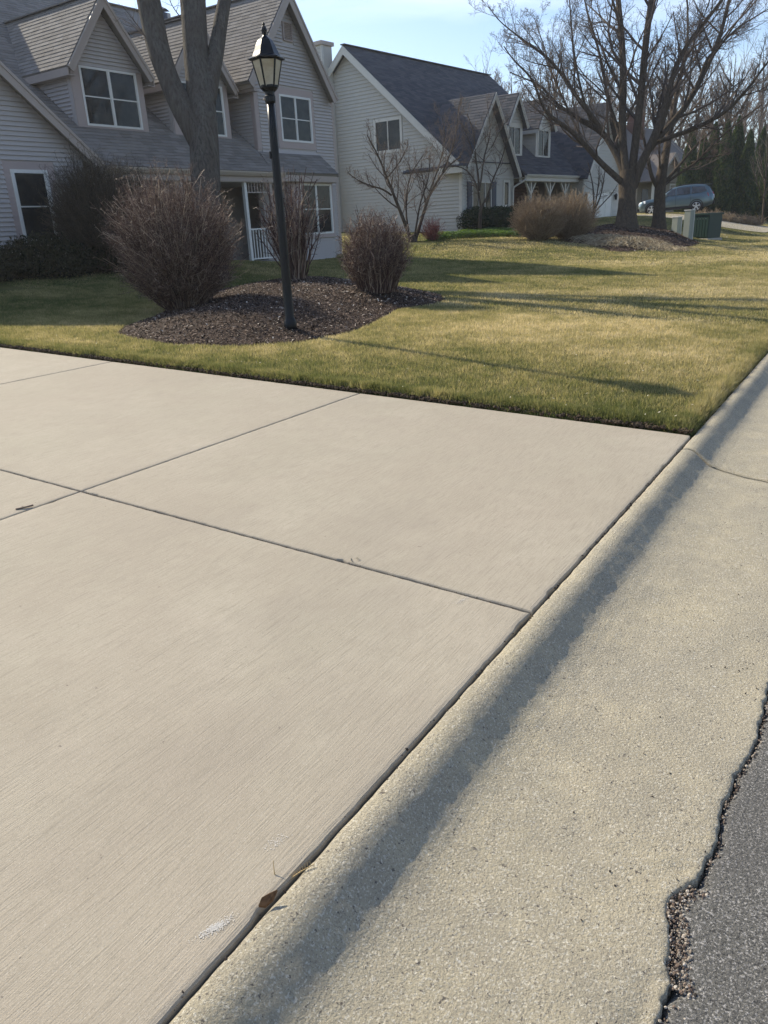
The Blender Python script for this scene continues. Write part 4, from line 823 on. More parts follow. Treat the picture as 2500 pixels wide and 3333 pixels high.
p3 = at(2068, 715, 58); h3 = farhouse('tan_house', 'tan sided house with brown roof and covered entry, behind the parked car', p3, 12, 12, 9, 4.2, 8.2, tan, rf3)
pe = h3.front(1.4); wallface(h3, pe, [(-.2, 3.5), (4.3, 3.5), (4.3, 3.7), (2.05, 5.3), (-.2, 3.7)], tan)
eb = MB()
for k in range(12):
    sp = span([(-.2, 3.5), (4.3, 3.5), (4.3, 3.7), (2.05, 5.3), (-.2, 3.7)], 3.52+.15*k)
    if sp and sp[1]-sp[0] > .1: MB().hexa([pe(sp[0], 0, 3.5+.15*k), pe(sp[1], 0, 3.5+.15*k), pe(sp[1], .03, 3.5+.15*k), pe(sp[0], .03, 3.5+.15*k)], [pe(sp[0]+.1, 0, 3.64+.15*k), pe(sp[1]-.1, 0, 3.64+.15*k), pe(sp[1]-.1, .004, 3.64+.15*k), pe(sp[0]+.1, .004, 3.64+.15*k)]).build('siding_board', tan, h3.root)
gable(h3, (2.05, 5.55), (-.6, 3.6), (4.7, 3.6), 1.8, 4.5, rf3, M['trim'], face=.22)
for b in (.0, 4.1): h3.box('porch_post', M['white_b'], b-.1, b+.1, 1.2, 1.4, .9, 3.5)
pw = h3.front(0); window(h3, pw, 2.6, 3.9, 1.9, 3.3, 2, 2, .08, M['white_b']); window(h3, pw, 5.4, 6.5, 2.0, 3.5, 1, 2, .1, M['white_b']); window(h3, pw, 8, 9.4, 2.0, 3.5, 2, 2, .1, M['white_b'])
dd = MB().box(pw, .7, 1.7, 0, .05, 1.0, 3.1).build('door', M['door'], h3.root)
for u in (-1.8, -1.2): pass
h3.box('chimney', M['brick'], 5.6, 6.6, -4.2, -3.2, 6.5, 9.0)
p4 = at(2300, 715, 88); h4 = farhouse('white_house', 'distant pale gabled house partly hidden by the arborvitae row', p4, 55, 9, 10, 5.6, 8.6, M['white_b'], rf3)
window(h4, h4.side(0), -6, -4.4, 4.0, 5.6, 2, 2, .1, M['white']); window(h4, h4.front(0), 3, 4.6, 4.0, 5.6, 2, 2, .1, M['white'])
h5 = farhouse('added_grey_house', 'unseen grey house across the street, added for window reflections', (27, -6, 0), 180, 14, 9, 3.4, 6.8, M['siding'], rf3); h6 = farhouse('added_brown_house', 'unseen brown house across the street, added for window reflections', (28, 22, 0), 180, 15, 9, 3.4, 6.8, tan, rf3)  # two unseen houses opposite, put in for the window panes to reflect
# driveway of the tan house and the walk of the first house
dv = MB(); a0, a1, a2, a3 = at(2050, 728, 52), at(2330, 733, 50), at(2330, 722, 62), at(2050, 719, 60)
fd = grid('far_driveway', np.linspace(-16.5, -6.0, 24), np.linspace(47.5, 55, 20), lambda x, y: T(x, y)+.06, M['slab']); tag(fd, kind='structure')

# ------------------------------------------------------------------ bare trees
def resample(pts, n):
    pts = np.array(pts, float); d = np.r_[0, np.cumsum(np.linalg.norm(np.diff(pts, axis=0), axis=1))]; t = np.linspace(0, d[-1], n)
    # smooth (Catmull-like) by interpolating with cosine weights on a refined polyline
    P = np.stack([np.interp(t, d, pts[:, k]) for k in range(3)], -1); Q = P.copy()
    for _ in range(2): Q[1:-1] = .25*Q[:-2]+.5*Q[1:-1]+.25*Q[2:]
    return Q, d[-1]
def spawn(P, Ls, Rs, m, ang, lf, up, K=5, t0=.2, rf=.55, wig=.12, minr=.003, rg=rng):
    """m children on each of the parents P (N,K,3)"""
    N, Kp = P.shape[:2]; idx = np.repeat(np.arange(N), m); n = len(idx)
    t = t0+(1-t0)*((np.tile(np.arange(m), N)+rg.random(n))/m); f = t*(Kp-1); i = np.minimum(f.astype(int), Kp-2); w = (f-i)[:, None]
    S = P[idx, i]*(1-w)+P[idx, i+1]*w; D = P[idx, i+1]-P[idx, i]; D /= np.linalg.norm(D, axis=1, keepdims=True)+1e-9
    Rp = Rs[idx, i]*(1-w[:, 0])+Rs[idx, i+1]*w[:, 0]
    q = rg.normal(size=(n, 3)); q -= (q*D).sum(1, keepdims=True)*D; q /= np.linalg.norm(q, axis=1, keepdims=True)+1e-9
    a = np.radians(ang*(.7+.6*rg.random(n)))[:, None]; d = D*np.cos(a)+q*np.sin(a); d[:, 2] += up*.6; d /= np.linalg.norm(d, axis=1, keepdims=True)
    L2 = Ls[idx]*lf*(1.15-.75*t)*(.6+.8*rg.random(n)); out = [S]; step = (L2/(K-1))[:, None]
    for k in range(K-1):
        d = d+wig*rg.normal(size=(n, 3)); d[:, 2] += up*.28; d /= np.linalg.norm(d, axis=1, keepdims=True); out.append(out[-1]+d*step)
    P2 = np.stack(out, 1); r0 = np.maximum(np.minimum(Rp*rf, L2*.022+.002), minr); R2 = r0[:, None]*np.linspace(1, .35, K)[None]
    return P2, L2, np.maximum(R2, minr*.6)
def limbset(limbs, K=14):
    Ps, Ls, Rs = [], [], []
    for pts, ra, rb in limbs:
        Q, l = resample(pts, K); Ps.append(Q); Ls.append(l); Rs.append(np.linspace(ra, rb, K) if np.isscalar(ra) else np.interp(np.linspace(0, 1, K), np.linspace(0, 1, len(ra)), ra))
    return np.array(Ps), np.array(Ls), np.array(Rs)
def tree(name, label, base, limbs, levels, bark, cat='tree', group=None, K=14, n0=10, twigm=None):
    """limbs: world polylines with radii; levels: list of spawn settings"""
    root = empty(name, tuple(base)); tag(root, label, cat, group); P, Ls, Rs = limbset(limbs, K)
    me = tubemesh('trunk', [(P, Rs, n0)], True); link('trunk', me, bark, root, True)
    sets = []; cur = (P[1:], Ls[1:], Rs[1:]) if len(P) > 1 else (P, Ls, Rs)
    for lv in levels:
        cur = spawn(*cur, **lv); sets.append((cur[0], cur[2], 5 if cur[2].mean() > .02 else 3))
    link('crown', tubemesh('crown', sets), twigm or M['twig'], root); return root
def px(depth, pts, j=0.): return [at(x, y, depth+(dj if isinstance(dj, (int, float)) else 0)) for x, y, dj in [(q[0], q[1], q[2] if len(q) > 2 else 0) for q in pts]]
# big tree in front of the first house
b1 = gp(675, 905); d1 = float((b1-CAM)@CF); k1 = d1/F*.90
lm = [([b1+np.array([0, 0, -.1]), at(672, 800, d1), at(671, 602, d1), at(666, 500, d1), at(661, 400, d1), at(655, 330, d1), at(640, 220, d1), at(636, 140, d1), at(628, 0, d1), at(615, -160, d1), at(600, -420, d1)], [80*k1, 58*k1, 52*k1, 52*k1, 52*k1, 44*k1, 44*k1, 46*k1, 46*k1, 36*k1, 20*k1], 0),
      ([at(655, 470, d1), at(615, 390, d1-.1), at(566, 300, d1-.15), at(528, 200, d1-.2), at(510, 140, d1-.2), at(484, 0, d1-.3), at(440, -180, d1-.6), at(360, -400, d1-1)], [42*k1, 42*k1, 36*k1, 40*k1, 42*k1, 34*k1, 26*k1, 12*k1], 0),
      ([at(668, 330, d1), at(688, 240, d1+.1), at(707, 150, d1+.15), at(719, 70, d1+.2), at(731, 0, d1+.3), at(760, -160, d1+.5), at(800, -380, d1+.9)], [38*k1, 30*k1, 25*k1, 23*k1, 23*k1, 18*k1, 10*k1], 0),
      ([at(600, -150, d1), at(560, -300, d1-.8), at(500, -600, d1-2)], .16, .05), ([at(628, -60, d1), at(700, -300, d1+1.2), at(760, -620, d1+2)], .14, .05)]
t1 = tree('large_front_tree', 'massive grey trunk forking into three limbs in front of the taupe house', b1, lm, [dict(m=9, ang=50, lf=.34, up=.25, t0=.55), dict(m=6, ang=45, lf=.5, up=.25), dict(m=5, ang=45, lf=.5, up=.2)], M['bark_near'], K=30, n0=20)
# small sunlit twigs low on its left limb
sp_ = limbset([([at(500, 170, d1-.3), at(470, 110, d1-.4), at(430, 60, d1-.5), at(400, 20, d1-.5)], .02, .006), ([at(515, 150, d1-.3), at(470, 118, d1-.35), at(420, 70, d1-.4), at(380, 55, d1-.4)], .018, .005), ([at(590, 60, d1), at(560, 20, d1+.1), at(540, -30, d1+.1)], .015, .006)], 8)
c1 = spawn(*sp_, m=6, ang=50, lf=.5, up=.2, rf=.6); c2 = spawn(*c1, m=3, ang=50, lf=.6, up=.2)
link('side_twigs', tubemesh('side_twigs', [(sp_[0], sp_[2], 5), (c1[0], c1[2], 4), (c2[0], c2[2], 3)]), M['twig'], t1)['kind'] = 'stuff'
# the big bare tree on the mulch mound
bo = OAK+np.array([0, 0, float(mound(OAK[0], OAK[1]))]); do = float((bo-CAM)@CF); ko = do/F
def OP(j, *pts): n = len(pts); return [at(p[0], p[1], do+j*(i/(n-1))**1.0) for i, p in enumerate(pts)]
w = lambda *a: [v*ko/2*(.86 if v > 55 else .74) for v in a]
ol = [(OP(0, (2036, 766), (2038, 735), (2040, 700), (2041, 650), (2042, 610), (2044, 560)), w(112, 82, 68, 60, 66, 60), 0),
      (OP(-2.0, (2035, 605), (2012, 580), (1964, 540), (1898, 464), (1856, 422), (1807, 392), (1771, 362), (1753, 319), (1747, 283), (1725, 240), (1675, 205), (1640, 150)), w(26, 26, 24, 22, 20, 18, 16, 13, 10, 8, 6, 4), 0),
      (OP(1.2, (2040, 600), (2030, 555), (2014, 515), (1994, 482), (1975, 445), (1946, 416), (1886, 392), (1850, 362), (1813, 344), (1759, 271), (1720, 262), (1660, 235)), w(34, 32, 28, 26, 26, 24, 16, 14, 12, 9, 6, 4), 0),
      (OP(-.8, (1960, 425), (1930, 380), (1892, 338), (1838, 253), (1783, 187), (1699, 127), (1620, 66), (1590, 20)), w(20, 18, 16, 13, 11, 8, 5, 3), 0),
      (OP(.5, (2040, 590), (2032, 520), (2024, 422), (2027, 340), (2030, 271), (2024, 121), (2012, 0), (2000, -160), (1990, -320)), w(36, 34, 32, 30, 28, 24, 20, 13, 6), 0),
      (OP(-.5, (2052, 590), (2062, 520), (2073, 422), (2083, 340), (2091, 271), (2103, 121), (2121, 0), (2140, -160), (2150, -330)), w(36, 34, 32, 30, 28, 26, 22, 14, 6), 0),
      (OP(-1.5, (2060, 610), (2075, 560), (2098, 510), (2121, 470), (2155, 380), (2175, 313), (2193, 229), (2215, 180), (2253, 121), (2300, 65), (2343, 12), (2400, -80)), w(40, 38, 34, 32, 28, 24, 22, 19, 17, 14, 12, 7), 0),
      (OP(1.5, (2112, 490), (2127, 465), (2170, 420), (2211, 374), (2250, 320), (2278, 265), (2315, 190), (2344, 121), (2374, 0), (2400, -150)), w(28, 28, 26, 25, 22, 20, 17, 14, 10, 5), 0),
      (OP(-2.5, (2125, 470), (2151, 458), (2200, 440), (2253, 422), (2310, 395), (2368, 362), (2440, 283), (2500, 199), (2560, 140)), w(20, 20, 18, 17, 15, 13, 10, 8, 4), 0),
      (OP(1.8, (2026, 470), (2005, 400), (1982, 338), (1965, 240), (1946, 151), (1916, 60), (1890, -60)), w(16, 16, 14, 12, 10, 8, 5), 0),
      (OP(-1.2, (1925, 400), (1900, 330), (1880, 240), (1865, 150), (1858, 60), (1850, -60)), w(12, 11, 9, 8, 6, 4), 0),
      (OP(2.2, (2150, 430), (2180, 330), (2230, 200), (2240, 100), (2235, -60)), w(16, 13, 11, 9, 5), 0),
      (OP(2.8, (1900, 465), (1860, 380), (1800, 250), (1770, 150), (1740, 60)), w(12, 10, 8, 6, 3), 0),
      (OP(2.4, (2260, 300), (2300, 190), (2400, 90), (2500, 30)), w(12, 10, 8, 4), 0)]
tree('big_bare_tree', 'largest bare tree with a fan of dark limbs rising from the mulch mound', bo, ol,
     [dict(m=17, ang=46, lf=.30, up=.34, t0=.2, rf=.5, minr=.010), dict(m=9, ang=50, lf=.48, up=.24, t0=.15, minr=.006, wig=.19), dict(m=7, ang=55, lf=.44, up=.12, t0=.15, minr=.0045, K=4, wig=.24), dict(m=3, ang=55, lf=.5, up=.05, t0=.3, minr=.0042, K=3, wig=.25)], M['bark'], K=24, n0=14, twigm=mat('dark_oak_twigs', (.055, .042, .035), .75, .3, tint=(.15, .11, .085)))
# second tree close behind it
b2 = gp(2143, 752); d2_ = float((b2-CAM)@CF); k2 = d2_/F
A2 = lambda j, *pts: [at(p[0], p[1], d2_+j*i/(len(pts)-1)) for i, p in enumerate(pts)]
w2 = lambda *a: [v*k2/2 for v in a]
tree('second_bare_tree', 'medium bare tree with a straight brown trunk right beside the parked car', b2,
     [(A2(0, (2143, 760), (2144, 735), (2146, 680), (2148, 620), (2150, 590), (2158, 540)), w2(56, 44, 38, 36, 36, 30), 0),
      (A2(.8, (2152, 600), (2162, 540), (2170, 480), (2188, 380), (2205, 290), (2230, 200), (2240, 120)), w2(26, 24, 22, 18, 14, 10, 6), 0),
      (A2(-1, (2140, 610), (2120, 575), (2112, 530), (2100, 470), (2085, 400)), w2(14, 12, 10, 8, 5), 0),
      (A2(-1.4, (2165, 600), (2200, 570), (2255, 540), (2290, 505), (2340, 450), (2400, 400), (2480, 340)), w2(9, 8, 7, 6, 5, 4, 3), 0),
      (A2(1, (2160, 600), (2180, 575), (2210, 540), (2250, 490), (2300, 440), (2350, 400)), w2(12, 10, 8, 7, 5, 4), 0),
      (A2(-.8, (2150, 570), (2147, 520), (2146, 460), (2150, 400)), w2(8, 7, 6, 4), 0),
      (A2(-1.6, (2250, 530), (2290, 515), (2330, 510), (2380, 495)), w2(6, 5, 4, 2), 0)],
     [dict(m=12, ang=48, lf=.34, up=.35, t0=.2, minr=.009), dict(m=7, ang=45, lf=.5, up=.2, minr=.006, wig=.16), dict(m=5, ang=48, lf=.5, up=.1, minr=.005, K=4, wig=.18), dict(m=3, ang=48, lf=.5, up=.1, minr=.004, K=3)], M['bark'], K=16, n0=10)
# ornamental trees by the cream house
def small_tree(name, label, bpx, depth, limbs, levels, group=None, bark=None, twigm=None):
    B0 = gp(*bpx); d = float((B0-CAM)@CF) if depth is None else depth; kk = d/F/2
    if depth is not None: B0 = at(bpx[0], bpx[1], d)
    ls = [([at(p[0], p[1], d+jj*i/(len(pts)-1)) for i, p in enumerate(pts)], [.82*v*kk for v in np.linspace(a, b, 6)], 0) for pts, a, b, jj in limbs]
    return tree(name, label, B0, ls, levels, bark or M['bark'], K=12, n0=8, twigm=twigm)
small_tree('ornamental_tree', 'spreading multi stemmed bare ornamental tree against the cream side wall', (1345, 790), None,
    [([(1345, 795), (1342, 780), (1338, 768)], 44, 34, 0), ([(1338, 785), (1329, 755), (1305, 693), (1287, 648), (1257, 573), (1239, 522), (1218, 479), (1195, 440)], 17, 4, -.6),
     ([(1275, 636), (1248, 615), (1200, 603), (1160, 585), (1130, 560)], 8, 2, -.8), ([(1340, 785), (1326, 745), (1320, 681), (1326, 615), (1332, 567), (1353, 543), (1380, 500)], 9, 3, .4),
     ([(1348, 785), (1352, 750), (1365, 681), (1366, 650), (1386, 621), (1399, 561), (1400, 500)], 9, 3, -.3), ([(1350, 787), (1362, 750), (1383, 681), (1392, 642), (1420, 597), (1441, 561), (1465, 528), (1500, 510)], 15, 4, .5),
     ([(1400, 620), (1430, 540), (1450, 460), (1440, 380)], 7, 2, .8), ([(1440, 560), (1480, 470), (1490, 380), (1495, 330)], 6, 2, .2), ([(1260, 580), (1300, 530), (1330, 470)], 6, 2, .4)],
    [dict(m=15, ang=48, lf=.36, up=.55, t0=.22, minr=.006, wig=.16), dict(m=8, ang=48, lf=.5, up=.35, minr=.0045, wig=.18), dict(m=5, ang=50, lf=.55, up=.15, minr=.0035, K=4, wig=.2)])
small_tree('ornamental_tree', 'slender bare tree with a pale sunlit trunk in front of the shuttered window', (1562, 762), None,
    [([(1562, 770), (1562, 740), (1562, 700), (1568, 670)], 15, 13, 0), ([(1566, 690), (1562, 650), (1556, 610), (1530, 560), (1500, 540), (1470, 540)], 10, 3, -.3), ([(1560, 620), (1556, 560), (1545, 500), (1545, 430), (1520, 370)], 9, 3, .3),
     ([(1562, 612), (1570, 560), (1575, 500), (1600, 440), (1592, 380), (1585, 330)], 8, 2, .2), ([(1568, 672), (1590, 640), (1600, 590), (1625, 540), (1640, 500), (1650, 450)], 9, 3, .3), ([(1540, 500), (1520, 440), (1500, 400)], 5, 2, -.4), ([(1600, 480), (1630, 420), (1660, 380)], 5, 2, .3)],
    [dict(m=14, ang=50, lf=.34, up=.45, t0=.22, minr=.006, wig=.16), dict(m=7, ang=50, lf=.5, up=.25, minr=.0045, wig=.18), dict(m=4, ang=50, lf=.5, up=.1, minr=.0035, K=4)])
small_tree('ornamental_tree', 'low branching bare tree in front of the white garage door', (1930, 735), 40,
    [([(1930, 740), (1930, 720), (1932, 690)], 13, 11, 0), ([(1930, 700), (1934, 650), (1930, 600), (1920, 560), (1915, 530)], 8, 3, .2), ([(1933, 690), (1942, 640), (1950, 590), (1950, 540)], 7, 3, .1), ([(1934, 688), (1955, 640), (1965, 590), (1970, 545)], 7, 3, -.2),
     ([(1928, 705), (1905, 680), (1890, 655)], 4, 2, -.2), ([(1936, 690), (1965, 660), (2000, 620), (2010, 600)], 5, 2, .2), ([(1928, 700), (1920, 670), (1895, 640)], 4, 2, .3)],
    [dict(m=8, ang=52, lf=.36, up=.1, t0=.25, minr=.005), dict(m=5, ang=50, lf=.5, up=.05, minr=.004)])
small_tree('young_tree', 'thin young bare tree at the right in front of the dark arborvitae row', (2482, 720), 40,
    [([(2482, 725), (2484, 690), (2487, 645)], 8, 7, 0), ([(2487, 650), (2490, 600), (2496, 540), (2500, 470), (2500, 400)], 6, 2, .2), ([(2486, 645), (2470, 610), (2455, 570), (2452, 520)], 4, 2, -.2), ([(2488, 640), (2505, 600), (2520, 550)], 4, 2, .2), ([(2488, 600), (2478, 540), (2470, 480)], 4, 2, .1)],
    [dict(m=8, ang=38, lf=.4, up=.4, t0=.2, minr=.006), dict(m=5, ang=40, lf=.5, up=.3, minr=.005)], twigm=ramp_attr('pale_twigs', [(.12, .10, .08), (.26, .22, .17)]))
# wooded background: three kinds of bare tree, each copy a tree of its own
def proto(seed, h):
    rg = np.random.default_rng(seed); lim = [([(0, 0, -.3), (0.05, .02, h*.3), (.2*rg.normal(), .2*rg.normal(), h*.62), (.5*rg.normal(), .5*rg.normal(), h)], [h*.018, h*.014, h*.009, .02], 0)]
    for k in range(11):
        z0 = h*(.2+.06*k); a = k*2.4+rg.random(); l = h*(.38-.018*k); lim.append(([(0, 0, z0), (math.cos(a)*l*.3, math.sin(a)*l*.3, z0+l*.35), (math.cos(a)*l*.62, math.sin(a)*l*.62, z0+l*.95)], h*.0075, .02))
    P, Ls, Rs = limbset(lim, 9); c = spawn(P, Ls, Rs, m=9, ang=42, lf=.40, up=.3, t0=.25, minr=.018, rg=rg); c2_ = spawn(*c, m=6, ang=42, lf=.48, up=.2, minr=.014, rg=rg); c3 = spawn(*c2_, m=4, ang=42, lf=.5, up=.1, minr=.012, rg=rg)
    return tubemesh('trunk', [(P, Rs, 6)]), tubemesh('crown', [(c[0], c[2], 3), (c2_[0], c2_[2], 3), (c3[0], c3[2], 3)])
protos = [proto(50+i, 15) for i in range(3)]
def bgtree(i, label, P, sc, rot, group):
    root = empty('background_tree', tuple(P)); tag(root, label, 'tree', group)
    t = link('trunk', protos[i % 3][0], M['bark'], None, True); c = link('crown', protos[i % 3][1], M['twig'])
    for o in (t, c): o.parent = root
    root.matrix_world = Matrix.Translation(Vector(P)) @ Matrix.Rotation(rot, 4, 'Z') @ Matrix.Diagonal((sc, sc, sc*(.9+.25*rng.random()), 1))
bgs = [(1600, 66, .7), (1590, 74, .85), (1660, 82, 1.0), (1730, 70, .75), (1790, 88, 1.1), (1850, 78, .9), (1910, 95, 1.1), (1960, 84, 1.0), (2010, 72, .75), (2070, 92, 1.1), (2130, 80, .95), (2190, 100, 1.2), (2240, 86, 1.0), (2290, 110, 1.2), (2340, 96, 1.1), (2390, 120, 1.3), (2440, 104, 1.2), (2500, 90, 1.1), (2550, 112, 1.3), (2610, 84, 1.0), (1560, 100, 1.0), (2160, 120, 1.2), (2330, 74, .9)]
for i, (x, d, s_) in enumerate(bgs):
    P = at(x, 700, d); P[2] = float(T(P[0], P[1]))-.2
    bgtree(i, 'bare tree in the thicket rising behind the houses on the right', P, s_, rng.random()*6.28, 'bare trees behind the houses')
for i, (x, y, s_) in enumerate([(15, 4, 1.0), (17, 14, 1.1), (16, 26, .9), (19, -5, 1.0), (24, 9, 1.2), (14, 36, 1.0), (22, 30, 1.1), (20, 19, 1.2), (18, -14, 1.0)]):  # trees out of view, added to give the window glass something to mirror
    bgtree(i, 'unseen bare tree across the street, added for window reflections', (x, y, -.3), s_, rng.random()*6.28, 'unseen bare trees added for window reflections')

# ------------------------------------------------------------------ shrubs
def shrub(name, label, c, rx, ry, h, n, mtl, vase=.5, z0=.35, r=.006, side=4, lean=.0, spread=.25, cat='shrub', group=None, lv2=True, ang=42, tl=.17):
    ang *= 1.25
    """stems fan out from a narrow foot and end on an ellipsoidal outline"""
    c = np.array(c); u = rng.random(n); a = rng.random(n)*6.283
    th = np.arccos(1-u*(1+vase)); rr = rng.random(n)**.30
    ez = h*z0 + (h*(1-z0))*np.cos(th)*rr*.98 ; er = np.sin(th)*rr
    ez = np.maximum(ez, .08*h)
    E_ = np.stack([c[0]+rx*er*np.cos(a), c[1]+ry*er*np.sin(a), c[2]+ez*(1+.05*rng.normal(size=n))], -1)
    fa = spread*np.sqrt(rng.random(n)); S = np.stack([c[0]+rx*fa*np.cos(a), c[1]+ry*fa*np.sin(a), c[2]-.02+0*a], -1)
    K = 6; t = np.linspace(0, 1, K)[None, :, None]; Mid = S+(E_-S)*np.array([.42, .42, .62]); P = (1-t)**2*S[:, None]+2*t*(1-t)*Mid[:, None]+t*t*E_[:, None]
    P[:, 1:] += rng.normal(size=(n, K-1, 3))*np.array([.02, .03, .04, .05, .06])[None, :, None]
    Rr = np.linspace(1.35, .55, K)[None]*r*(.6+.8*rng.random(n))[:, None]; L_ = np.linalg.norm(E_-S, axis=1)
    s1 = spawn(P, L_, Rr, m=side, ang=ang, lf=tl*1.15, up=.22, t0=.38, K=4, rf=.8, minr=r*.5, wig=.36); sets = [(P, Rr, 3), (s1[0], s1[2], 3)]
    if lv2: s2 = spawn(*s1, m=3, ang=60, lf=.6, up=.1, t0=.3, K=3, rf=.9, minr=r*.42, wig=.35); sets.append((s2[0], s2[2], 3))
    root = empty(name, tuple(c)); tag(root, label, cat, group); link('stems', tubemesh('stems', sets[:1]), mtl, root); link('twigs', tubemesh('twigs', sets[1:]), mtl, root)['kind'] = 'stuff'; return root
def onmound(px_, py_): p = gp(px_, py_, .16); return np.array([p[0], p[1], float(G0(p[0], p[1]))])
shrub('rounded_shrub', 'largest round reddish brown leafless shrub at the left of the planting bed', onmound(597, 985), 1.16, 1.16, 2.16, 2000, M['twig_red'], .8, .50, .0052, 9, ang=50, tl=.13)
shrub('upright_shrub', 'sparse upright leafless shrub with pale stems directly behind the lamp post', onmound(968, 922), .80, .80, 2.25, 170, M['twig_red'], .05, .45, .010, 5, spread=.25, lv2=False)
shrub('dense_shrub', 'low dense leafless shrub at the right end of the lamp post bed', onmound(1228, 958), .66, .66, 1.36, 900, M['twig_red'], .35, .48, .0052, 7, spread=.5)
cd_ = H(-11.0, 1.9, 0); cd_[2] = float(T(cd_[0], cd_[1])); shrub('dark_shrub', 'tall dark leafless shrub against the left wing of the taupe house', cd_, 1.4, 1.4, 2.6, 1500, M['twig_dark'], .5, .5, .006, 9)
ct = gp(1750, 783); shrub('tan_shrub', 'left one of two sunlit tan leafless shrubs before the cream house porch', ct, 1.15, 1.15, 1.75, 1300, M['twig_tan'], .6, .45, .008, 4)
ct = gp(1852, 780); shrub('tan_shrub', 'right one of two sunlit tan leafless shrubs before the cream house porch', ct, 1.15, 1.15, 1.80, 1300, M['twig_tan'], .6, .45, .008, 4)
ct = gp(1408, 785); shrub('red_twig_shrub', 'small red stemmed shrub at the foot of the multi stemmed ornamental tree', ct, .62, .62, 1.05, 160, ramp_attr('red_twigs', [(.16, .05, .045), (.27, .10, .08)]), .2, .4, .006, 3, lv2=False)
# leafy evergreens: small leaf faces through the volume
def leaves(n, c, rad, sz, shape='ell', rg=rng, zmin=0.):
    q = rg.normal(size=(n, 3)); q /= np.linalg.norm(q, axis=1, keepdims=True); rr = (rg.random(n)**.28)[:, None]
    if shape == 'box': q = rg.random((n, 3))*2-1; k = rg.integers(0, 3, n); s = np.sign(rg.random(n)-.5); m_ = rg.random(n) < .7; q[np.arange(n)[m_], k[m_]] = s[m_]*(.86+.14*rg.random(m_.sum())); rr = 1.
    if shape == 'cone':
        z = rg.random(n)**1.35; a = rg.random(n)*6.283; w_ = np.where(z < .12, .72+z*2.3, np.power(np.clip(1-(z-.12)/.88, 0, 1), .72))*(.80+.2*rg.random(n)**.5)*(1+.14*np.sin(a*5+z*21))
        p = np.stack([np.cos(a)*w_*rad[0], np.sin(a)*w_*rad[1], z*rad[2]], -1)
    else: p = q*rr*np.array(rad)*(1+.06*rg.normal(size=(n, 1)))
    p = p+np.array(c); u = rg.normal(size=(n, 3)); u /= np.linalg.norm(u, axis=1, keepdims=True)
    if shape == 'cone': u = u*.5+np.array([0, 0, 1.]); u /= np.linalg.norm(u, axis=1, keepdims=True)
    v = np.cross(u, rg.normal(size=(n, 3))); v /= np.linalg.norm(v, axis=1, keepdims=True)+1e-9; s = (sz*(.5+rg.random(n)))[:, None]
    V = np.stack([p-v*s*.45, p+u*s, p+v*s*.45], 1).reshape(-1, 3); t = np.repeat(np.clip(rg.random(n)*.8+.2*vnoise(p[:, 0]*3+p[:, 2], p[:, 1]*3, .7), 0, 1), 3)
    return npmesh('foliage', V, np.arange(3*n).reshape(-1, 3), 3, t)
def leafy(name, label, cat, base, me, mtl, stem_h, group=None, stems=6, sp=.4):
    root = empty(name, tuple(base)); tag(root, label, cat, group); link('foliage', me, mtl, root)
    mb = MB()
    for k in range(stems): a = k*2.4; mb.tube([np.array(base)+(.1*math.cos(a), .1*math.sin(a), -.05), np.array(base)+(sp*math.cos(a), sp*math.sin(a), stem_h)], [.03, .01], 5)
    mb.build('stem', M['bark'], root); return root
YEW = ramp_attr('brownish_yew_leaves', [(.016, .018, .010), (.032, .034, .017), (.06, .058, .03)], .8, .2)
for i, (x, y, r_) in enumerate([(-14.4, 1.75, 1.05), (-12.6, 1.75, 1.1), (-10.9, 1.75, 1.0)]):
    p = H(x, y, 0); z = float(T(p[0], p[1])); leafy('yew_bush', ['leftmost clipped dark yew bush under the left wing window', 'middle clipped dark yew bush under the left wing window', 'rightmost dark yew bush, beside the tall dark shrub'][i], 'bush', (p[0], p[1], z), leaves(16000, (p[0], p[1], z+.28), (r_*.9, r_*1.05, (.40, .62, .66)[i]), .045), YEW, .4)
for i, (x, y, r_) in enumerate([(1560, 757, .8), (1620, 755, .85), (1680, 752, .8)]):
    p = gp(x, y); z = float(T(p[0], p[1])); leafy('clipped_hedge', ['left dark green clipped bush beneath the slate blue shutters', 'middle dark green clipped bush beneath the small porch side window', 'right dark green clipped bush at the cream house downspout'][i], 'bush', (p[0], p[1], z), leaves(9000, (p[0], p[1], z+.50), (1.0, 1.15, .60), .06), M['hedge'], .5)
# ground cover in front of the cream house
GC = np.array([gpp(*q) for q in [(1378, 790), (1440, 784), (1560, 778), (1700, 776), (1750, 768), (1720, 758), (1600, 760), (1500, 766), (1400, 775)]])
n = 26000; x0, y0 = GC.min(0); x1, y1 = GC.max(0); X = x0+(x1-x0)*rng.random(n); Y = y0+(y1-y0)*rng.random(n); k = insdist(X, Y, GC) > 0; X, Y = X[k], Y[k]; n = len(X)
Z = T(X, Y)+.02+.24*np.sqrt(rng.random(n))*sm(insdist(X, Y, GC)/.3)*(.6+.6*fnoise(X, Y, .6, 77)); a = rng.random(n)*6.283; s_ = .03+.03*rng.random(n); u = np.stack([np.cos(a), np.sin(a), .3*rng.normal(size=n)], -1); v = np.stack([-np.sin(a), np.cos(a), .3*rng.normal(size=n)], -1); p = np.stack([X, Y, Z], -1)
V = np.stack([p-u*s_[:, None], p+v*s_[:, None]*.5, p+u*s_[:, None], p-v*s_[:, None]*.5], 1).reshape(-1, 3)
o = link('ground_cover', npmesh('ground_cover', V, np.arange(4*n).reshape(-1, 4), 4, np.repeat(rng.random(n), 4)), M['cover']); tag(o, 'bright green ground cover plants along the cream house', 'ground cover', kind='stuff')
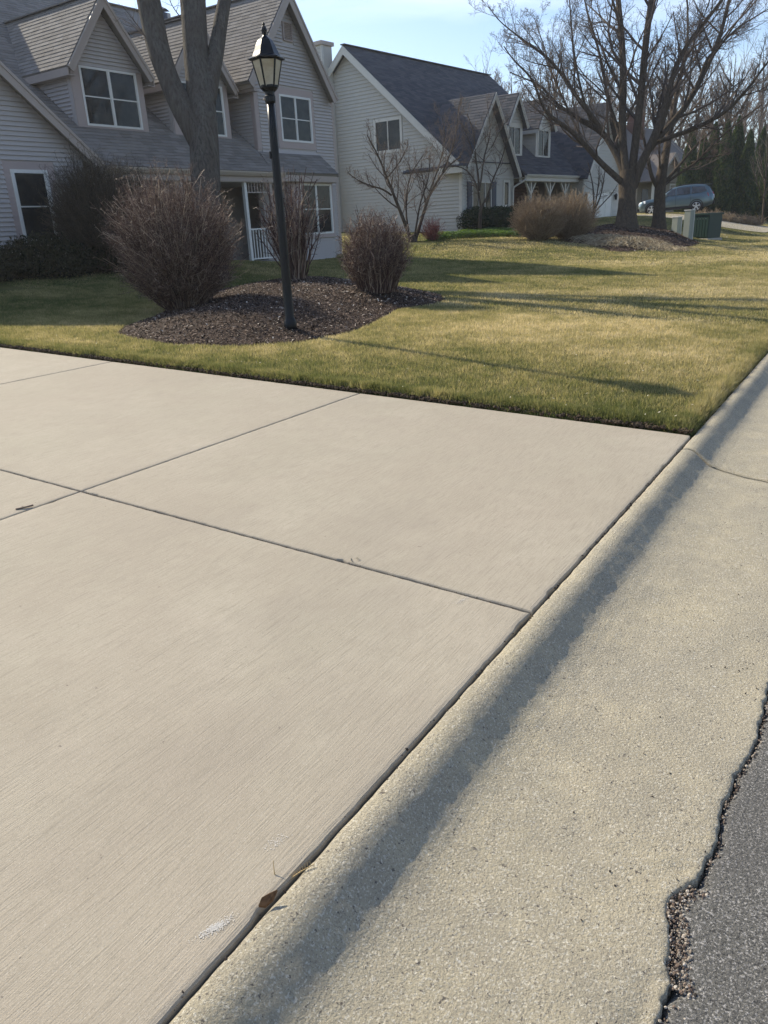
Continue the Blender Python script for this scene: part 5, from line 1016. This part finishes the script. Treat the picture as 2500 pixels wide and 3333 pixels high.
# dark bed strip along the first house
HB = [(-4.2, 1.5), (.6, 1.0), (.6, .02), (-3.6, .02), (-3.6, 1.2), (-10.3, 1.2), (-10.3, .6), (-16.6, .6), (-16.6, 2.6)]
HBw = np.array([gpp(0, 945), gpp(210, 926), gpp(420, 902), gpp(500, 896), gpp(600, 888)]+[tuple(H(b, o_, 0)[:2]) for b, o_ in HB]); bedmesh('house_bed', HBw, 130, ''); chips('house_bed_chips', HBw, 9000, .06, 'dark mulch strip along the front of the taupe house', .3)
# arborvitae row
arb = leaves(15000, (0, 0, .1), (1.0, 1.0, 6.0), .13, 'cone', np.random.default_rng(3)); arb2 = leaves(15000, (0, 0, .1), (1.05, .95, 6.0), .13, 'cone', np.random.default_rng(9))
ax = [(2228, 54, .90), (2268, 55, .86), (2300, 55, .98), (2338, 54, 1.0), (2372, 55, 1.06), (2412, 54, .93), (2452, 56, 1.0), (2492, 55, 1.12), (2535, 54, 1.0), (2580, 55, 1.05)]
pos = ['first', 'second', 'third', 'fourth', 'fifth', 'sixth', 'seventh', 'eighth', 'ninth', 'tenth']
for i, (x, d, s_) in enumerate(ax):
    P = at(x, 715, d); P[2] = float(T(P[0], P[1]))-.1; root = empty('arborvitae', tuple(P)); tag(root, '%s arborvitae from the left in the tall dark green row' % pos[i], 'evergreen tree', 'arborvitae row behind the utility cabinet')
    f_ = link('foliage', [arb, arb2][i % 2], M['arbor']); f_.parent = root; mb = MB(); mb.tube([(0, 0, -.2), (0, 0, 3.5)], [.10, .04], 6); t_ = mb.build('trunk', M['bark']); t_.parent = root
    root.matrix_world = Matrix.Translation(Vector(P)) @ Matrix.Rotation(rng.random()*6, 4, 'Z') @ Matrix.Diagonal((s_*.95, s_*.95, s_, 1))
# low brush in front of the row
for i, x in enumerate((2300, 2350, 2400, 2440)):
    P = at(x, 725, 47); P[2] = float(T(P[0], P[1])); shrub('low_brush', '%s clump of low brown winter brush from the left before the arborvitae' % pos[i], P, 1.1, 1.1, .65, 260, M['twig_tan'], .3, .3, .012, 3, spread=.7, group='low brush before the arborvitae', lv2=False)

# ------------------------------------------------------------------ lamp post
LB = onmound(945, 1058); lp = empty('lamp_post', tuple(LB)); tag(lp, 'tall black cast metal lamp post with a six sided lantern on the mulch mound', 'lamp post')
hgt = lambda y: (lambda lo=0., hi=6.: [(lo := (lo+hi)/2) if (lambda P: 1666.5-F*((P-CAM)@CU)/((P-CAM)@CF))(LB+np.array([0, 0, (lo+hi)/2])) > y else (hi := (lo+hi)/2) for _ in range(40)] and lo)()
z_eave, z_gt, z_gb, z_neck, z_top, z_col = hgt(191), hgt(199), hgt(283), hgt(316), hgt(92), hgt(139)
c0 = LB; A0 = math.pi/6+.25
pole = MB(); pole.lathe(c0, [(.085, -.1), (.085, .09), (.070, .12), (.060, .15), (.058, .6), (.049, z_neck-.35), (.045, z_neck-.05)], 16); pole.build('post', M['black'], lp, True)
nk = MB(); nk.lathe(c0, [(.058, z_neck-.06), (.064, z_neck-.045), (.064, z_neck+.01), (.052, z_neck+.02), (.056, z_neck+.08), (.075, z_gb-.045), (.105, z_gb-.012), (.105, z_gb), (.09, z_gb+.003)], 12); nk.build('neck', M['black'], lp)
sc_ = MB(); sc_.lathe(c0+np.array([0, 0, z_neck-.02])+.07*np.array([-.5, -.85, 0]), [(.013, -.012), (.013, .012)], 8, (-.5, -.85, 0)); sc_.build('set_screw', M['gutter'], lp)
rt, rb_ = .166, .100
hexr = lambda r_, z: [c0+np.array([r_*math.cos(A0+i*math.pi/3), r_*math.sin(A0+i*math.pi/3), z]) for i in range(6)]
Tt_, Bb_ = hexr(rt, z_gt), hexr(rb_, z_gb)
for i in range(6):
    j = (i+1) % 6; MB().tube([Bb_[i], Tt_[i]], [.0105, .0125], 6).build('cage_bar', M['black'], lp)
    ins = lambda p, q, f: p+(q-p)*f
    a, b, c, d = ins(Bb_[i], Bb_[j], .09), ins(Bb_[i], Bb_[j], .91), ins(Tt_[i], Tt_[j], .07), ins(Tt_[i], Tt_[j], .93)
    n_ = np.cross(b-a, c-a); n_ /= np.linalg.norm(n_); MB().hexa([a, b, d, c], [a+n_*.004, b+n_*.004, d+n_*.004, c+n_*.004]).build('glass_panel', M['lampglass'], lp)
hood = MB(); prof = [(rt+.048, z_eave-.012), (rt+.050, z_eave), (rt-.005, z_eave+.028), (rt-.028, z_eave+.075), (rt-.052, z_eave+.13), (.085, z_eave+.185), (.055, z_eave+.21), (.045, z_col-.03), (.048, z_col-.01)]
V = [p for r_, z in prof for p in hexr(r_, z)]; m_ = len(prof); hood.add(V, [(i*6+k, i*6+(k+1) % 6, (i+1)*6+(k+1) % 6, (i+1)*6+k) for i in range(m_-1) for k in range(6)]+[tuple(range(5, -1, -1)), tuple(range((m_-1)*6, m_*6))]); hood.build('hood', M['black'], lp)
MB().lathe(c0, [(rb_+.012, z_gb-.005), (rb_+.014, z_gb+.012), (rb_-.004, z_gb+.016)], 6, ph=A0).lathe(c0, [(.045, z_col-.02), (.082, z_col-.008), (.084, z_col), (.055, z_col+.016), (.036, z_col+.05), (.02, z_col+.075)], 14).build('collar', M['black'], lp)
MB().lathe(c0, [(.018, z_col+.07), (.026, z_col+.095), (.034, z_col+.125), (.026, z_col+.155), (.012, z_col+.172), (.018, z_col+.185), (.008, z_col+.20), (.002, z_top)], 12).build('finial', M['black'], lp)
MB().lathe(c0+np.array([0, 0, z_gb+.05]), [(.02, 0), (.02, .08), (.03, .10), (.032, .16), (.012, .20)], 10).build('bulb', M['white'], lp)
MB().lathe(c0, [(.060, .0), (.060, .07)], 12)
pc = MB(); pc.lathe(c0+np.array([-.03, -.055, z_neck-.62]), [(.012, -.04), (.014, 0), (.012, .04)], 8); pc.build('photo_cell', M['dark'], lp)

# ------------------------------------------------------------------ utility cabinets
def gpm(x, y): p = gp(x, y); return np.array([p[0], p[1], float(G0(p[0], p[1]))])
class Fr(House):
    def __init__(s, P, yaw, root): super().__init__(P, yaw, root); s.z = P[2]
    def __call__(s, b, o, z): return s.P+s.B*b+s.O*o+np.array([0, 0, s.z+z])
grn = mat('dark_green_cabinet_paint', (.008, .034, .028), .4, .4, noise=(6, (.011, .042, .033), .5)); gry = mat('grey_green_pedestal', (.26, .29, .25), .5, .4, noise=(8, (.30, .33, .28), .5)); wht = M['white']
c = gpm(2290, 779); ux = empty('utility_cabinet', tuple(c)); tag(ux, 'dark green ribbed utility cabinet behind the grey pedestals', 'utility cabinet'); k = Fr(c, -58, ux)
wd, dp, hh = 1.12, .75, 1.02
MB().box(k, -wd/2, wd/2, -dp/2, dp/2, 0, hh).build('body', grn, ux); MB().box(k, -wd/2-.05, wd/2+.05, -dp/2-.05, dp/2+.05, hh, hh+.07).build('lid', grn, ux); MB().box(k, -wd/2-.06, wd/2+.06, -dp/2-.06, dp/2+.06, -.1, .05).build('pad', M['stone'], ux)
def faces(k_, u0, u1, sg):
    for i in range(7):
        b0 = u0+(u1-u0)*(i+.12)/7; MB().hexa([k_(b0, sg*(dp/2), .12), k_(b0+.13, sg*(dp/2), .12), k_(b0+.13, sg*(dp/2+.03), .12), k_(b0, sg*(dp/2+.03), .12)], [k_(b0, sg*(dp/2), hh-.1), k_(b0+.13, sg*(dp/2), hh-.1), k_(b0+.13, sg*(dp/2+.03), hh-.1), k_(b0, sg*(dp/2+.03), hh-.1)]).build('rib', grn, ux)
        MB().lathe(k_(b0+.165, sg*(dp/2+.012), hh-.16), [(.016, -.01), (.018, .006), (.01, .014)], 8, k_.O*sg).build('bolt', wht, ux)
faces(k, -wd/2, wd/2, 1); faces(k, -wd/2, wd/2, -1)
def pedestal(name, label, c, w_, d_, h_, yaw, lab=False):
    r_ = empty(name, tuple(c)); tag(r_, label, 'utility pedestal'); k = Fr(c, yaw, r_)
    MB().box(k, -w_/2, w_/2, -d_/2, d_/2, -.15, h_).build('body', gry, r_)
    fr = MB(); t = .028
    for b0, b1, z0, z1 in ((-w_/2-.012, -w_/2+t, -.05, h_), (w_/2-t, w_/2+.012, -.05, h_), (-w_/2+t, w_/2-t, h_-t, h_)): fr.box(k, b0, b1, d_/2, d_/2+.02, z0, z1)
    fr.build('frame', wht, r_); MB().box(k, -w_/2-.02, w_/2+.02, -d_/2-.02, d_/2+.025, h_, h_+.03).build('cap', wht, r_)
    if lab:
        MB().box(k, .0, .035, d_/2, d_/2+.03, .02, h_-.03).build('door_seam', wht, r_); MB().box(k, -.10, -.03, d_/2, d_/2+.012, h_*.30, h_*.30+.06).build('latch', wht, r_)
        MB().box(k, -.13, -.04, d_/2, d_/2+.006, h_*.55, h_*.62).build('warning_label', mat('faded_red_label', (.35, .12, .10), .7, .2), r_)
pedestal('tall_pedestal', 'taller grey green utility pedestal with bright white edges beside the green cabinet', gpm(2236, 786), .30, .24, 1.10, -62, True)
pedestal('short_pedestal', 'shorter grey green utility pedestal left of the taller one', gpm(2198, 779), .30, .24, .64, -60)

# ------------------------------------------------------------------ parked car
cc = at(2195, 728, 49.5); CZ = float(max(at(2112, 728, 49.3)[2], T(cc[0], cc[1])+.05)); cr_ = empty('parked_car', (cc[0], cc[1], CZ)); tag(cr_, 'silver blue estate style SUV parked nose left behind the second bare tree', 'car')
# car frame: b forward (nose), o to its left side that faces the camera
view = CF.copy(); view[2] = 0; view /= np.linalg.norm(view); rt_ = np.array([view[1], -view[0], 0]); th = R(24)
fwd = -rt_*math.cos(th)+view*math.sin(th); fwd = fwd*math.cos(R(1.8))-np.array([0, 0, math.sin(R(1.8))]); lft = np.cross([0, 0, 1], fwd); lft /= np.linalg.norm(lft); cup = np.cross(fwd, lft)
Cc = lambda b, o, z: np.array([cc[0], cc[1], CZ])+fwd*b+lft*o+cup*z
paint = mat('silver_blue_car_paint', (.12, .18, .20), .28, .5, metal=.55, coat=.7); blk = mat('black_plastic', (.02, .02, .022), .6, .3); tyre = mat('tyre_rubber', (.018, .018, .018), .85, .2); alloy = mat('alloy_rim', (.62, .63, .64), .3, .6, metal=.7); cglass = mat('car_glass', (.02, .025, .03), .04, .8, coat=1.); redl = mat('red_tail_light', (.42, .03, .03), .2, .6, coat=1.); clr = mat('clear_light', (.75, .77, .78), .15, .7, coat=1.)
# stations: b, half width low, half width belt, z underside, z belt/hood, roof half width, z roof
def loft(name, rings, m, parent, smooth=True, cap=True):
    n = len(rings[0]); vs = [p for r_ in rings for p in r_]; fs = [(i*n+k, i*n+(k+1) % n, (i+1)*n+(k+1) % n, (i+1)*n+k) for i in range(len(rings)-1) for k in range(n)]
    if cap: fs += [tuple(range(n-1, -1, -1)), tuple(range((len(rings)-1)*n, len(rings)*n))]
    return MB().add(vs, fs).build(name, m, parent, smooth)
st = [(2.28, .52, .46, .42, .62), (2.20, .72, .66, .30, .78), (2.05, .82, .78, .24, .88), (1.7, .88, .84, .23, .96), (1.2, .90, .87, .24, 1.01), (.75, .90, .88, .24, 1.05), (0, .90, .88, .24, 1.06), (-.8, .90, .88, .25, 1.09), (-1.5, .90, .87, .27, 1.12), (-1.95, .88, .84, .32, 1.14), (-2.18, .84, .78, .40, 1.10), (-2.27, .78, .70, .50, .98)]
def ringat(b, wl, wb, zu, zb):
    hf = [(wl*.80, zu), (wl, zu+.12), (wl+.005, zu+.35*(zb-zu)), (wl, zu+.62*(zb-zu)), (wb, zb-.05), (wb*.93, zb)]
    return [Cc(b, o, z) for o, z in hf]+[Cc(b, -o, z) for o, z in hf[::-1]]
bd = loft('body', [ringat(*s_) for s_ in st], paint, cr_)
# cabin
ca = [(.95, .78, 1.03, .72, 1.06), (.45, .80, 1.05, .66, 1.40), (.10, .81, 1.06, .63, 1.58), (-.5, .81, 1.07, .62, 1.655), (-1.2, .80, 1.09, .60, 1.655), (-1.75, .79, 1.11, .58, 1.61), (-2.0, .77, 1.12, .60, 1.45), (-2.17, .74, 1.10, .66, 1.16)]
loft('cabin', [[Cc(b, wb, zb-.02), Cc(b, wb-.01, zb+.02), Cc(b, wt+.02, zt-.05), Cc(b, wt-.06, zt), Cc(b, -wt+.06, zt), Cc(b, -wt-.02, zt-.05), Cc(b, -wb+.01, zb+.02), Cc(b, -wb, zb-.02)] for b, wb, zb, wt, zt in ca], paint, cr_)
def sidew(s):
    for q in ([(.72, 1.10), (.28, 1.10), (-.0, 1.10), (-.0, 1.50), (.22, 1.47)], [(-.06, 1.10), (-.88, 1.12), (-.88, 1.54), (-.06, 1.53)], [(-.95, 1.12), (-1.52, 1.15), (-1.85, 1.24), (-1.70, 1.48), (-.95, 1.54)]):
        wz = lambda b, z: np.interp(z, [1.08, 1.6], [.812, .655])*(1 if abs(b) < 1.9 else .95)
        a = [Cc(b, s*(wz(b, z)-.02), z) for b, z in q]; c_ = [Cc(b, s*(wz(b, z)+.012), z) for b, z in q]; MB().hexa(a, c_).build('side_window', cglass, cr_)
    MB().hexa([Cc(.72, s*.83, 1.06), Cc(.50, s*.83, 1.06), Cc(.50, s*1.02, 1.08), Cc(.60, s*1.02, 1.08)], [Cc(.66, s*.83, 1.20), Cc(.50, s*.83, 1.20), Cc(.50, s*1.02, 1.20), Cc(.58, s*1.02, 1.20)]).build('mirror', paint, cr_)
    for b in (-.02, -.86): MB().box(Cc, b-.16, b-.02, s*.885 if s > 0 else -.915, s*.915 if s > 0 else -.885, .93, .965).build('door_handle', paint, cr_)
    MB().tube([Cc(.0, s*.60, 1.63), Cc(-.1, s*.60, 1.70), Cc(-1.5, s*.58, 1.705), Cc(-1.65, s*.58, 1.64)], .016, 6).build('roof_rail', blk, cr_)
    MB().box(Cc, -1.1, 1.05, s*.905-.02, s*.905+.02, .25, .40).build('sill_trim', blk, cr_)
    # seams of the doors
    for b in (.98, -.03, -.92): MB().box(Cc, b-.006, b+.006, s*.903-.006, s*.903+.006, .42, 1.04).build('door_seam', blk, cr_)
sidew(1); sidew(-1)
MB().hexa([Cc(.93, -.70, 1.07), Cc(.93, .70, 1.07), Cc(.24, .60, 1.52), Cc(.24, -.60, 1.52)], [Cc(.97, -.70, 1.09), Cc(.97, .70, 1.09), Cc(.27, .60, 1.56), Cc(.27, -.60, 1.56)]).build('windscreen', cglass, cr_)
MB().hexa([Cc(-2.12, -.62, 1.16), Cc(-2.12, .62, 1.16), Cc(-1.90, .54, 1.52), Cc(-1.90, -.54, 1.52)], [Cc(-2.19, -.62, 1.16), Cc(-2.19, .62, 1.16), Cc(-1.99, .54, 1.53), Cc(-1.99, -.54, 1.53)]).build('rear_window', cglass, cr_)
MB().hexa([Cc(-1.72, -.56, 1.60), Cc(-1.72, .56, 1.60), Cc(-2.05, .54, 1.60), Cc(-2.05, -.54, 1.60)], [Cc(-1.72, -.56, 1.64), Cc(-1.72, .56, 1.64), Cc(-2.12, .54, 1.61), Cc(-2.12, -.54, 1.61)]).build('spoiler', paint, cr_)
for s_ in (1, -1):
    MB().hexa([Cc(-1.98, s_*.80, .88), Cc(-2.22, s_*.62, .86), Cc(-2.20, s_*.58, 1.10), Cc(-1.94, s_*.80, 1.08)], [Cc(-1.95, s_*.895, .90), Cc(-2.29, s_*.66, .88), Cc(-2.24, s_*.62, 1.12), Cc(-1.88, s_*.875, 1.10)]).build('tail_light', redl, cr_)
    MB().hexa([Cc(-2.14, s_*.70, .90), Cc(-2.23, s_*.62, .90), Cc(-2.22, s_*.62, .98), Cc(-2.13, s_*.70, .98)], [Cc(-2.19, s_*.80, .91), Cc(-2.30, s_*.655, .91), Cc(-2.285, s_*.65, .98), Cc(-2.17, s_*.80, .98)]).build('reverse_light', clr, cr_)
    MB().hexa([Cc(2.24, s_*.50, .66), Cc(1.80, s_*.84, .74), Cc(1.80, s_*.84, .90), Cc(2.18, s_*.50, .80)], [Cc(2.29, s_*.52, .68), Cc(1.84, s_*.885, .76), Cc(1.84, s_*.87, .92), Cc(2.22, s_*.52, .83)]).build('headlight', clr, cr_)
    for b in (1.42, -1.28):
        s0 = s_; hub = Cc(b, s0*.80, .345); whl = MB().lathe(hub, [(.345, -.11), (.35, -.06), (.35, .06), (.335, .105), (.245, .115)], 28, lft*s0).build('wheel', tyre, cr_, True)
        rm = MB(); rm.lathe(hub, [(.238, .10), (.245, .118), (.228, .125), (.215, .09), (.21, .03), (.02, .03)], 28, lft*s0)
        up = cup
        for i in range(5):
            a = i*2*math.pi/5+.3; d_ = fwd*math.cos(a)+up*math.sin(a); t_ = -fwd*math.sin(a)+up*math.cos(a); n_ = lft*s0
            rm.hexa([hub+t_*.030+n_*.06, hub-t_*.030+n_*.06, hub-t_*.030+n_*.115, hub+t_*.030+n_*.115], [hub+d_*.225+t_*.055+n_*.06, hub+d_*.225-t_*.055+n_*.06, hub+d_*.225-t_*.055+n_*.118, hub+d_*.225+t_*.055+n_*.118])
        rm.build('rim', alloy, whl); MB().lathe(hub, [(.205, .032), (.05, .034)], 20, lft*s0).build('brake', blk, whl)
        MB().lathe(Cc(b, s0*.86, .36), [(.40, -.02), (.42, .042), (.405, .05), (.36, .046), (.355, -.02)], 28, lft*s0).build('wheel_arch', blk, cr_)
MB().box(Cc, 2.24, 2.31, -.42, .42, .52, .72).build('grille', blk, cr_); MB().box(Cc, 2.18, 2.33, -.60, .60, .30, .46).build('bumper', blk, cr_); MB().box(Cc, -2.33, -2.18, -.66, .66, .42, .60).build('bumper', blk, cr_)
MB().box(Cc, -2.315, -2.285, -.26, .26, .78, .90).build('number_plate', M['white'], cr_)

hz = MB().box(lambda a, b, c: (a, b, c), -320, 320, -320, 320, -2.0, 27).build('haze', None)
m = bpy.data.materials.new('haze'); m.use_nodes = True; n = m.node_tree.nodes; n.remove(n['Principled BSDF']); v = n.new('ShaderNodeVolumePrincipled'); v.inputs['Color'].default_value = (.92, .95, 1, 1); v.inputs['Density'].default_value = .0006; v.inputs['Anisotropy'].default_value = .45
m.node_tree.links.new(v.outputs[0], n['Material Output'].inputs['Volume']); hz.data.materials.append(m); hz['kind'] = 'stuff'
